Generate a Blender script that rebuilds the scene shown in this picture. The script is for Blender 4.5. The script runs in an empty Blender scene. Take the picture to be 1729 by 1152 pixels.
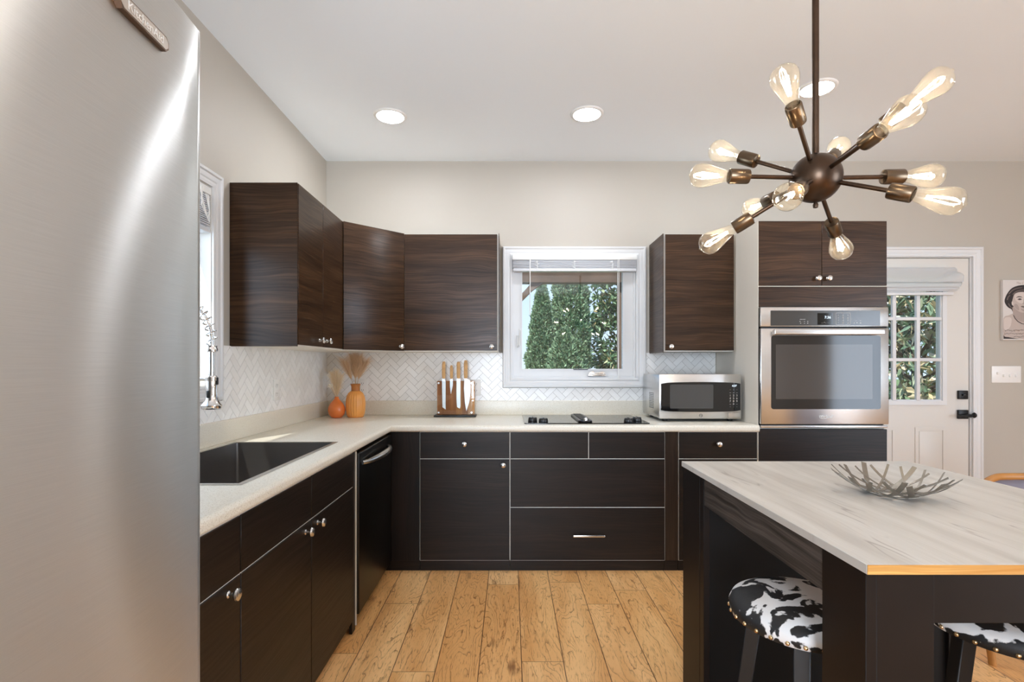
import bpy, bmesh, math, random
import numpy as np
from mathutils import Vector, Matrix

C = bpy.context.scene.collection
scene = bpy.context.scene
PI = math.pi
random.seed(7)

# ------------------------------------------------------------------ camera, sky, sun, window light, exposure
F_PX = 870.0
CAMZ = 1.213
cam_data = bpy.data.cameras.new('camera')
cam_data.sensor_width = 36.0
cam_data.lens = 36.0 * F_PX / 1729.0
cam_data.shift_x = 2.5 / 1729.0
cam_data.shift_y = 42.0 / 1729.0
cam_data.clip_start = 0.02
cam = bpy.data.objects.new('camera', cam_data)
cam.location = (0, 0, CAMZ)
cam.rotation_euler = (PI / 2, 0, 0)
C.objects.link(cam)
scene.camera = cam

scene.view_settings.view_transform = 'Standard'
scene.view_settings.look = 'None'
scene.view_settings.gamma = 1.0
scene.view_settings.exposure = 0.70
scene.view_settings.use_curve_mapping = False
scene.cycles.use_denoising = True
scene.cycles.max_bounces = 10
scene.cycles.diffuse_bounces = 8
scene.cycles.glossy_bounces = 5
scene.cycles.transparent_max_bounces = 24
scene.cycles.sample_clamp_indirect = 6.0
scene.cycles.caustics_reflective = False
scene.cycles.caustics_refractive = False

WL, WB, WR, WF, CEIL = -1.31, 3.665, 5.2, -3.3, 2.67   # left, back, right, front wall planes and ceiling height

world = bpy.data.worlds.new('sky')
scene.world = world
world.use_nodes = True
nt = world.node_tree
nt.nodes.clear()
tc = nt.nodes.new('ShaderNodeTexCoord')
sx = nt.nodes.new('ShaderNodeSeparateXYZ')
rp = nt.nodes.new('ShaderNodeValToRGB')
bg = nt.nodes.new('ShaderNodeBackground')
ow = nt.nodes.new('ShaderNodeOutputWorld')
rp.color_ramp.elements[0].position = 0.0
rp.color_ramp.elements[0].color = (0.62, 0.76, 0.95, 1)
rp.color_ramp.elements[1].position = 0.7
rp.color_ramp.elements[1].color = (0.20, 0.40, 0.85, 1)
nt.links.new(tc.outputs['Generated'], sx.inputs[0])
nt.links.new(sx.outputs['Z'], rp.inputs[0])
nt.links.new(rp.outputs[0], bg.inputs[0])
bg.inputs[1].default_value = 0.95
nt.links.new(bg.outputs[0], ow.inputs[0])

sun_d = bpy.data.lights.new('sun', 'SUN')
sun_d.energy = 5.0
sun_d.angle = math.radians(1.0)
sun_d.color = (1.0, 0.96, 0.9)
sun = bpy.data.objects.new('sun', sun_d)
sun.rotation_euler = (math.radians(38), 0, math.radians(-22))
C.objects.link(sun)


def window_light(name, loc, rot, w, h, power, col=(0.93, 0.96, 1.0)):
    d = bpy.data.lights.new(name, 'AREA')
    d.shape = 'RECTANGLE'
    d.size, d.size_y = w, h
    d.energy = power
    d.color = col
    o = bpy.data.objects.new(name, d)
    o.location = loc
    o.rotation_euler = rot
    C.objects.link(o)


# daylight area lights: added fill behind the camera, windows at right and over the sink
DAY = (0.74, 0.88, 1.05)
window_light('daylight_fill', (-0.60, WF - 0.03, 1.35), (PI / 2, 0, 0), 1.15, 1.7, 118, DAY)
window_light('daylight_fill', (WR + 0.03, -1.1, 1.20), (PI / 2, 0, PI / 2), 2.5, 1.9, 95, DAY)
window_light('daylight_fill', (WL - 0.36, 1.81, 1.58), (PI / 2, 0, -PI / 2), 1.15, 1.05, 15, (0.74, 0.87, 1.05))


# ------------------------------------------------------------------ material helpers
def srgb(r, g, b):
    def f(c):
        c /= 255.0
        return c / 12.92 if c <= 0.04045 else ((c + 0.055) / 1.055) ** 2.4
    return (f(r), f(g), f(b), 1.0)


class NT:
    def __init__(s, name):
        s.m = bpy.data.materials.new(name)
        s.m.use_nodes = True
        s.t = s.m.node_tree
        s.t.nodes.clear()
        s.out = s.n('ShaderNodeOutputMaterial')

    def n(s, typ, **kw):
        nd = s.t.nodes.new(typ)
        for k, v in kw.items():
            setattr(nd, k, v)
        return nd

    def l(s, a, b):
        s.t.links.new(a, b)

    def val(s, sock, v):
        if isinstance(v, bpy.types.NodeSocket):
            s.l(v, sock)
        elif v is not None:
            sock.default_value = v

    def math(s, op, a, b=None, c=None):
        nd = s.n('ShaderNodeMath', operation=op)
        s.val(nd.inputs[0], a)
        s.val(nd.inputs[1], b)
        if c is not None:
            s.val(nd.inputs[2], c)
        return nd.outputs[0]

    def mix(s, f, a, b):
        nd = s.n('ShaderNodeMix', data_type='RGBA')
        s.val(nd.inputs[0], f)
        s.val(nd.inputs[6], a)
        s.val(nd.inputs[7], b)
        return nd.outputs[2]

    def ramp(s, f, stops):
        nd = s.n('ShaderNodeValToRGB')
        e = nd.color_ramp.elements
        while len(e) < len(stops):
            e.new(0.5)
        for i, (p, c) in enumerate(stops):
            e[i].position = p
            e[i].color = c if len(c) == 4 else (*c, 1)
        s.val(nd.inputs[0], f)
        return nd.outputs[0]

    def noise(s, vec, scale=5, detail=2, rough=0.5, dist=0.0):
        nd = s.n('ShaderNodeTexNoise')
        if vec is not None:
            s.l(vec, nd.inputs['Vector'])
        nd.inputs['Scale'].default_value = scale
        nd.inputs['Detail'].default_value = detail
        nd.inputs['Roughness'].default_value = rough
        nd.inputs['Distortion'].default_value = dist
        return nd.outputs[0]

    def comb(s, x, y, z):
        nd = s.n('ShaderNodeCombineXYZ')
        s.val(nd.inputs[0], x)
        s.val(nd.inputs[1], y)
        s.val(nd.inputs[2], z)
        return nd.outputs[0]

    def objxyz(s):
        tcn = s.n('ShaderNodeTexCoord')
        sp = s.n('ShaderNodeSeparateXYZ')
        s.l(tcn.outputs['Object'], sp.inputs[0])
        return tcn.outputs['Object'], sp.outputs[0], sp.outputs[1], sp.outputs[2]

    def rnd(s):
        return s.n('ShaderNodeObjectInfo').outputs['Random']

    def bump(s, h, strength=0.2, dist=0.01):
        nd = s.n('ShaderNodeBump')
        nd.inputs['Strength'].default_value = strength
        nd.inputs['Distance'].default_value = dist
        s.l(h, nd.inputs['Height'])
        return nd.outputs[0]

    def pbr(s, color=(0.8, 0.8, 0.8, 1), rough=0.5, metal=0.0, normal=None, **kw):
        p = s.n('ShaderNodeBsdfPrincipled')
        s.val(p.inputs['Base Color'], color)
        s.val(p.inputs['Roughness'], rough)
        s.val(p.inputs['Metallic'], metal)
        if normal is not None:
            s.l(normal, p.inputs['Normal'])
        for k, v in kw.items():
            s.val(p.inputs[k], v)
        s.l(p.outputs[0], s.out.inputs[0])
        return p


def simple(name, col, rough=0.5, metal=0.0, var=0.0, vscale=30, bump=0.0, bscale=200, **kw):
    t = NT(name)
    vec = t.objxyz()[0]
    c = col if len(col) == 4 else (*col, 1)
    if var:
        nz = t.noise(vec, vscale, 3)
        lo = tuple(x * (1 - var) for x in c[:3])
        hi = tuple(min(1, x * (1 + var)) for x in c[:3])
        c = t.ramp(nz, [(0.3, lo), (0.7, hi)])
    nrm = t.bump(t.noise(vec, bscale, 2), bump, 0.002) if bump else None
    t.pbr(c, rough, metal, nrm, **kw)
    return t.m


def wood_dark(name, lo, hi, vertical=False, rough=0.3, ior=1.33):
    t = NT(name)
    vec, x, y, z = t.objxyz()
    r = t.math('MULTIPLY', t.rnd(), 13.0)
    xy = t.math('ADD', x, y)
    if vertical:
        along, across = z, xy
    else:
        along, across = xy, z
    warp = t.noise(t.comb(t.math('MULTIPLY', along, 2.2), t.math('MULTIPLY', across, 5.0), r), 1.0, 2)
    ac = t.math('ADD', across, t.math('MULTIPLY', warp, 0.07))
    fine = t.noise(t.comb(t.math('MULTIPLY', along, 3.0), t.math('MULTIPLY', ac, 130.0), r), 1.0, 4, 0.6)
    broad = t.noise(t.comb(t.math('MULTIPLY', along, 1.3), t.math('MULTIPLY', ac, 16.0), r), 1.0, 3, 0.55)
    f = t.math('ADD', t.math('MULTIPLY', fine, 0.62), t.math('MULTIPLY', broad, 0.45))
    mid = tuple((a + b) * 0.42 for a, b in zip(lo, hi))
    col = t.ramp(f, [(0.38, lo), (0.53, mid), (0.70, hi)])
    nrm = t.bump(fine, 0.06, 0.002)
    t.pbr(col, t.ramp(fine, [(0.3, (rough + .06,) * 3), (0.7, (rough - .03,) * 3)]), 0, nrm, IOR=ior)
    return t.m


M = {}
M['wood'] = wood_dark('dark_wood_veneer', (0.018, 0.0085, 0.0042), (0.082, 0.041, 0.0195))
M['wood_v'] = wood_dark('dark_wood_vertical_grain', (0.014, 0.0085, 0.006), (0.045, 0.028, 0.018), True)
M['base_wood'] = wood_dark('dark_wood_shaded', (0.0072, 0.0045, 0.0031), (0.020, 0.0118, 0.0078), rough=0.38)  # wall cabinet finish with the dimmer light at base level darkened into its colour
M['shaded_wood_v'] = wood_dark('dark_wood_shaded_vertical', (0.0065, 0.0045, 0.004), (0.021, 0.0135, 0.0105), True, rough=0.34)  # vertical grain copy, base-level shade put into the colour likewise
M['island_wood'] = simple('island_black_brown', (0.0085, 0.0055, 0.0045), 0.45, var=0.25, vscale=6, IOR=1.28)
M['island_black'] = simple('island_black_panel', (0.0035, 0.0034, 0.0034), 0.5, IOR=1.3)
M['island_apron'] = wood_dark('island_apron_open_grain', (0.007, 0.0055, 0.0045), (0.11, 0.09, 0.078), rough=0.45)
M['carcass'] = simple('white_carcass', srgb(228, 224, 216), 0.45)
M['cream_panel'] = simple('cream_side_panel', srgb(226, 219, 207), 0.5)
M['wall'] = simple('cream_wall_paint', srgb(184, 177, 166), 0.55, var=0.012, vscale=2, bump=0.03, bscale=260)
M['ceiling'] = simple('white_ceiling_paint', srgb(238, 244, 250), 0.8, bump=0.03, bscale=200)
M['trim'] = simple('white_trim_paint', srgb(217, 217, 217), 0.38)
M['door_paint'] = simple('warm_white_door_paint', srgb(214, 210, 203), 0.42)
M['white_plastic'] = simple('white_plastic', srgb(236, 235, 232), 0.35)
M['dark_slot'] = simple('dark_slot', (0.02, 0.02, 0.02), 0.6)
M['nickel'] = simple('satin_nickel', (0.72, 0.70, 0.67), 0.25, 1.0)
M['chrome'] = simple('polished_chrome', (0.80, 0.80, 0.80), 0.1, 1.0)
M['black_plastic'] = simple('black_plastic', (0.012, 0.012, 0.012), 0.35)
M['black_metal'] = simple('black_metal', (0.012, 0.011, 0.011), 0.4, 0.3)
M['bronze'] = simple('oil_rubbed_bronze', (0.085, 0.055, 0.038), 0.34, 1.0, var=0.2, vscale=20)
M['socket_bronze'] = simple('aged_brass_socket', (0.15, 0.105, 0.068), 0.30, 1.0)
M['bowl_metal'] = simple('pewter_metal', (0.26, 0.235, 0.20), 0.42, 0.9, var=0.12, vscale=40)
M['rail_wood'] = simple('honey_wood', srgb(176, 120, 58), 0.4, var=0.2, vscale=12)
M['lavender_cloth'] = simple('grey_lavender_cloth', srgb(168, 164, 178), 0.9, bump=0.3, bscale=500)
M['shade_cloth'] = simple('white_shade_cloth', srgb(236, 236, 236), 0.9, bump=0.15, bscale=400)
M['blind'] = simple('white_blind_slats', srgb(224, 226, 230), 0.45)
M['cord'] = simple('white_cord', srgb(240, 240, 238), 0.7)
M['oak_edge'] = wood_dark('oak_edge_band', srgb(176, 120, 52)[:3], srgb(226, 176, 104)[:3], rough=0.45)
M['brass_nail'] = simple('brass_nailhead', (0.62, 0.44, 0.24), 0.3, 1.0)
M['porch_wood'] = simple('weathered_brown_timber', srgb(92, 72, 60), 0.8, var=0.25, vscale=9)
M['bark'] = simple('tree_bark', srgb(92, 78, 66), 0.9, var=0.3, vscale=14)
M['grass'] = simple('lawn_green', srgb(96, 118, 66), 0.95, var=0.3, vscale=6)
M['orange_glaze'] = simple('orange_glaze', srgb(226, 124, 60), 0.22, var=0.06, vscale=12)
M['amber_glaze'] = simple('amber_glaze', srgb(236, 162, 84), 0.25, var=0.06, vscale=12)
M['brown_neck'] = simple('brown_glazed_neck', srgb(178, 112, 52), 0.4, var=0.1, vscale=20)
M['handle_wood'] = simple('beech_handle', srgb(206, 160, 104), 0.5, var=0.15, vscale=40)
M['blade'] = simple('polished_blade', (0.62, 0.62, 0.62), 0.36, 1.0)
M['plume_tan'] = simple('tan_plume', srgb(226, 194, 158), 0.95)
M['plume_cream'] = simple('cream_plume', srgb(240, 220, 188), 0.95)
M['petal'] = simple('ivory_petal', srgb(240, 232, 214), 0.9)
M['stem'] = simple('dried_stem', srgb(206, 172, 126), 0.9)
M['print_bg'] = simple('print_pale_grey', srgb(212, 206, 202), 0.6)
M['print_skin'] = simple('print_skin_grey', srgb(188, 174, 166), 0.6)
M['print_light'] = simple('print_light_skin', srgb(206, 194, 187), 0.6)
M['print_shade'] = simple('print_shade_grey', srgb(166, 152, 145), 0.6)
M['print_mid'] = simple('print_mid_grey', srgb(112, 98, 92), 0.6)
M['print_hair'] = simple('print_hair_dark', srgb(46, 37, 35), 0.6)
M['print_ink'] = simple('print_ink', srgb(84, 70, 64), 0.6)
M['grey_text'] = simple('pale_grey_lettering', srgb(196, 192, 186), 0.4)
M['dark_badge'] = simple('bronze_badge_edge', srgb(112, 92, 78), 0.35, 0.8)
M['badge_face'] = simple('silver_badge_face', srgb(190, 180, 170), 0.35, 0.8)
M['rubber'] = simple('black_rubber', (0.01, 0.01, 0.01), 0.7)


def brushed(name, col, rough, aniso, bumpy=0.0, rot=0.0):
    t = NT(name)
    vec, x, y, z = t.objxyz()
    nz = t.noise(t.comb(t.math('MULTIPLY', x, 12.0), t.math('MULTIPLY', y, 12.0), t.math('MULTIPLY', z, 900.0)), 1.0, 3, 0.6)
    col2 = t.ramp(nz, [(0.3, tuple(c * 0.97 for c in col)), (0.7, tuple(min(1, c * 1.03) for c in col))])
    nrm = t.bump(nz, bumpy, 0.001) if bumpy else None
    p = t.pbr(col2, rough, 1.0, nrm, Anisotropic=aniso, **{'Anisotropic Rotation': rot})
    if aniso:
        tg = t.n('ShaderNodeTangent', direction_type='UV_MAP')
        tg.uv_map = 'UVMap'
        t.l(tg.outputs[0], p.inputs['Tangent'])
    return t.m


M['fridge_steel'] = brushed('brushed_fridge_steel', (0.86, 0.845, 0.82), 0.365, 1.0, 0.03, 0.25)
M['steel'] = brushed('stainless_steel', (0.60, 0.585, 0.565), 0.27, 0.0, 0.03)
M['sink_steel'] = brushed('sink_steel_darkened', (0.30, 0.285, 0.275), 0.34, 0.0, 0.02)  # stainless with the dark surroundings it mirrors put into its colour
M['dark_steel'] = brushed('black_stainless', (0.040, 0.038, 0.037), 0.34, 0.0, 0.02)
M['fridge_side'] = simple('grey_fridge_side', srgb(120, 118, 116), 0.5)


def glass_thin(name, tint=(1, 1, 1), f0=0.05, haze=0.0, haze_col=(1, 1, 1)):
    t = NT(name)
    lw = t.n('ShaderNodeLayerWeight')
    lw.inputs[0].default_value = 0.5
    f = t.math('ADD', f0, t.math('MULTIPLY', 1 - f0, t.math('POWER', lw.outputs['Facing'], 5.0)))
    tr = t.n('ShaderNodeBsdfTransparent')
    tr.inputs[0].default_value = (*tint, 1)
    gl = t.n('ShaderNodeBsdfGlossy')
    gl.inputs['Roughness'].default_value = 0.01
    base = tr.outputs[0]
    if haze:
        tl = t.n('ShaderNodeBsdfTranslucent')
        tl.inputs[0].default_value = (*haze_col, 1)
        mh = t.n('ShaderNodeMixShader')
        mh.inputs[0].default_value = haze
        t.l(base, mh.inputs[1])
        t.l(tl.outputs[0], mh.inputs[2])
        base = mh.outputs[0]
    mx = t.n('ShaderNodeMixShader')
    t.l(f, mx.inputs[0])
    t.l(base, mx.inputs[1])
    t.l(gl.outputs[0], mx.inputs[2])
    t.l(mx.outputs[0], t.out.inputs[0])
    return t.m


M['pane'] = glass_thin('window_glass', (0.95, 0.97, 0.96), 0.045)
M['bulb_glass'] = glass_thin('amber_bulb_glass', (0.985, 0.955, 0.89), 0.07, 0.03, (1.0, 0.90, 0.74))
M['acrylic'] = glass_thin('clear_acrylic', (0.96, 0.97, 0.96), 0.04)


def emit(name, col, strength):
    t = NT(name)
    e = t.n('ShaderNodeEmission')
    e.inputs[0].default_value = (*col, 1)
    e.inputs[1].default_value = strength
    t.l(e.outputs[0], t.out.inputs[0])
    return t.m


M['filament'] = emit('glowing_filament', (1.0, 0.86, 0.66), 85)
M['led'] = emit('downlight_lens', (0.93, 0.97, 1.03), 80)
M['display'] = emit('display_digits', (0.75, 0.88, 1.0), 1.2)


def dark_glass(name, col, rough=0.06, ior=1.5):
    return simple(name, col, rough, 0.0, IOR=ior)


M['oven_glass'] = dark_glass('smoked_oven_glass', (0.030, 0.026, 0.023), 0.07, 1.40)
M['oven_inner'] = dark_glass('oven_window', (0.075, 0.066, 0.059), 0.07, 1.42)
M['control_glass'] = dark_glass('control_panel_glass', (0.052, 0.047, 0.041), 0.16)
M['black_glass'] = dark_glass('black_glass', (0.006, 0.006, 0.006), 0.05)
M['micro_window'] = dark_glass('microwave_window', (0.055, 0.054, 0.052), 0.12)


def make_tile():
    t = NT('white_herringbone_tile')
    g = t.n('ShaderNodeNewGeometry')
    vec = t.objxyz()[0]
    v = t.noise(vec, 9, 3)
    c = t.mix(g.outputs['Random Per Island'], srgb(238, 237, 235), srgb(248, 248, 247))
    c = t.mix(t.math('MULTIPLY', v, 0.12), c, srgb(196, 194, 192))
    t.pbr(c, 0.25)
    return t.m


M['tile'] = make_tile()
M['grout'] = simple('grey_grout', srgb(164, 160, 156), 0.9)


def make_counter():
    t = NT('speckled_beige_laminate')
    vec = t.objxyz()[0]
    n1 = t.noise(vec, 330, 2, 0.6)
    n2 = t.noise(vec, 150, 3, 0.6)
    n3 = t.noise(vec, 5, 2)
    c = t.ramp(n1, [(0.30, srgb(180, 166, 140)), (0.42, srgb(224, 218, 203)), (0.62, srgb(232, 227, 214)), (0.74, srgb(244, 241, 234))])
    c = t.mix(t.ramp(n2, [(0.62, (0, 0, 0)), (0.70, (0.5, 0.5, 0.5))]), c, srgb(186, 172, 146))
    c = t.mix(t.math('MULTIPLY', n3, 0.2), c, srgb(218, 210, 192))
    t.pbr(c, 0.30)
    return t.m


M['counter'] = make_counter()


def make_floor():
    t = NT('hickory_plank_floor')
    vec, x, y, z = t.objxyz()
    u = t.math('DIVIDE', t.math('SUBTRACT', x, 0.045), 0.172)
    uid = t.math('FLOOR', u)
    fu = t.math('FRACT', u)
    w1 = t.n('ShaderNodeTexWhiteNoise', noise_dimensions='1D')
    t.l(uid, w1.inputs['W'])
    v = t.math('ADD', t.math('DIVIDE', y, 1.05), t.math('MULTIPLY', w1.outputs[0], 1.7))
    vid = t.math('FLOOR', v)
    fv = t.math('FRACT', v)
    w2 = t.n('ShaderNodeTexWhiteNoise', noise_dimensions='2D')
    t.l(t.comb(uid, vid, 0.0), w2.inputs['Vector'])
    r = w2.outputs[0]
    r9 = t.math('MULTIPLY', r, 37.0)
    base = t.ramp(r, [(0.0, srgb(228, 170, 106)), (0.35, srgb(240, 188, 124)), (0.7, srgb(247, 200, 140)), (1.0, srgb(234, 176, 110))])
    # broad colour drift inside a plank
    drift = t.noise(t.comb(t.math('MULTIPLY', x, 9.0), t.math('MULTIPLY', y, 1.4), r9), 1.0, 3)
    base = t.mix(t.ramp(drift, [(0.40, (0, 0, 0)), (0.66, (0.8, 0.8, 0.8))]), base, srgb(218, 158, 94))
    # growth-ring lines
    big = t.noise(t.comb(t.math('MULTIPLY', x, 7.0), t.math('MULTIPLY', y, 1.15), r9), 1.0, 2, 0.5, 0.5)
    wig = t.noise(t.comb(t.math('MULTIPLY', x, 60.0), t.math('MULTIPLY', y, 22.0), r9), 1.0, 2)
    rings = t.math('FRACT', t.math('ADD', t.math('MULTIPLY', big, 21.0), t.math('MULTIPLY', wig, 0.75)))
    line = t.ramp(rings, [(0.0, (1, 1, 1)), (0.10, (0.25, 0.25, 0.25)), (0.24, (0, 0, 0)), (0.97, (0, 0, 0)), (1.0, (1, 1, 1))])
    brk = t.ramp(t.noise(t.comb(t.math('MULTIPLY', x, 30.0), t.math('MULTIPLY', y, 7.0), r9), 1.0, 3), [(0.36, (0, 0, 0)), (0.56, (1, 1, 1))])
    base = t.mix(t.math('MULTIPLY', t.math('MULTIPLY', line, brk), 0.85), base, srgb(112, 62, 24))
    # pores and flecks
    fl = t.noise(t.comb(t.math('MULTIPLY', x, 260.0), t.math('MULTIPLY', y, 24.0), r9), 1.0, 2)
    base = t.mix(t.ramp(fl, [(0.58, (0, 0, 0)), (0.70, (0.6, 0.6, 0.6))]), base, srgb(140, 88, 44))
    # rare dark knots / stained ends
    kn = t.noise(t.comb(t.math('MULTIPLY', x, 14.0), t.math('MULTIPLY', y, 3.2), r9), 1.0, 3)
    base = t.mix(t.ramp(kn, [(0.66, (0, 0, 0)), (0.76, (0.75, 0.75, 0.75))]), base, srgb(110, 62, 30))
    # seams
    e1 = t.math('LESS_THAN', fu, 0.011)
    e2 = t.math('GREATER_THAN', fu, 0.989)
    e3 = t.math('LESS_THAN', fv, 0.0026)
    seam = t.math('MAXIMUM', t.math('MAXIMUM', e1, e2), e3)
    col = t.mix(t.math('MULTIPLY', seam, 0.85), base, srgb(70, 38, 16))
    h = t.math('SUBTRACT', t.math('MULTIPLY', line, -0.25), seam)
    t.pbr(col, 0.33, 0, t.bump(h, 0.18, 0.002))
    return t.m


M['floor'] = make_floor()


def make_island_top():
    t = NT('pale_grey_oak_laminate')
    vec, x, y, z = t.objxyz()
    warp = t.noise(t.comb(t.math('MULTIPLY', x, 5.0), t.math('MULTIPLY', y, 1.6), 0.0), 1.0, 3)
    xx = t.math('ADD', x, t.math('MULTIPLY', warp, 0.10))
    a = t.noise(t.comb(t.math('MULTIPLY', xx, 16.0), t.math('MULTIPLY', y, 0.9), 2.0), 1.0, 4, 0.6)
    b = t.noise(t.comb(t.math('MULTIPLY', xx, 190.0), t.math('MULTIPLY', y, 4.5), 4.0), 1.0, 3, 0.6)
    c = t.ramp(a, [(0.32, srgb(180, 174, 166)), (0.5, srgb(198, 193, 185)), (0.7, srgb(210, 206, 200))])
    c = t.mix(t.ramp(b, [(0.54, (0, 0, 0)), (0.72, (0.45, 0.45, 0.45))]), c, srgb(176, 168, 160))
    cr = t.noise(t.comb(t.math('MULTIPLY', xx, 8.0), t.math('MULTIPLY', y, 0.8), 9.0), 1.0, 3, 0.6)
    ln = t.math('ABSOLUTE', t.math('SUBTRACT', cr, 0.5))
    gate = t.noise(t.comb(t.math('MULTIPLY', x, 9.0), t.math('MULTIPLY', y, 3.0), 5.0), 1.0, 2)
    k = t.math('MULTIPLY', t.ramp(ln, [(0.0, (1, 1, 1)), (0.008, (0, 0, 0))]), t.ramp(gate, [(0.5, (0, 0, 0)), (0.6, (0.75, 0.75, 0.75))]))
    c = t.mix(k, c, srgb(140, 130, 122))
    t.pbr(c, 0.36)
    return t.m


M['island_top'] = make_island_top()


def make_cow():
    t = NT('black_and_white_cowhide')
    vec, x, y, z = t.objxyz()
    r = t.math('MULTIPLY', t.rnd(), 0.0)
    n = t.noise(vec, 10.5, 3, 0.55, 0.6)
    f = t.noise(vec, 160, 2)
    s = t.math('ADD', n, t.math('MULTIPLY', t.math('SUBTRACT', f, 0.5), 0.05))
    k = t.ramp(s, [(0.505, (0, 0, 0)), (0.522, (1, 1, 1))])
    c = t.mix(k, srgb(226, 224, 222), srgb(18, 16, 16))
    t.pbr(c, 0.62, 0, t.bump(f, 0.15, 0.002))
    return t.m


M['cow'] = make_cow()


def make_board():
    t = NT('acacia_slats')
    vec, x, y, z = t.objxyz()
    u = t.math('MULTIPLY', x, 24.0)
    w = t.n('ShaderNodeTexWhiteNoise', noise_dimensions='1D')
    t.l(t.math('FLOOR', u), w.inputs['W'])
    g = t.noise(t.comb(t.math('MULTIPLY', x, 90.0), 0.0, t.math('MULTIPLY', z, 6.0)), 1.0, 3)
    c = t.ramp(t.math('ADD', t.math('MULTIPLY', w.outputs[0], 0.6), t.math('MULTIPLY', g, 0.4)), [(0.15, srgb(150, 88, 42)), (0.5, srgb(190, 124, 66)), (0.9, srgb(214, 158, 96))])
    t.pbr(c, 0.45)
    return t.m


M['board'] = make_board()


def leaf_mat(name, stops, rough=0.5):
    t = NT(name)
    g = t.n('ShaderNodeNewGeometry')
    c = t.ramp(g.outputs['Random Per Island'], stops)
    p = t.pbr(c, rough)
    return t.m


M['arborvitae'] = leaf_mat('arborvitae_green', [(0, srgb(76, 100, 78)), (0.5, srgb(112, 140, 108)), (1, srgb(156, 182, 146))], 0.7)
M['magnolia'] = leaf_mat('magnolia_leaves', [(0, srgb(48, 70, 52)), (0.55, srgb(86, 116, 84)), (0.9, srgb(150, 176, 140)), (1, srgb(176, 150, 104))], 0.32)
M['magnolia_brown'] = leaf_mat('bronze_magnolia_leaves', [(0, srgb(80, 104, 84)), (0.45, srgb(142, 166, 138)), (0.7, srgb(184, 164, 124)), (1, srgb(226, 214, 194))], 0.3)


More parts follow.
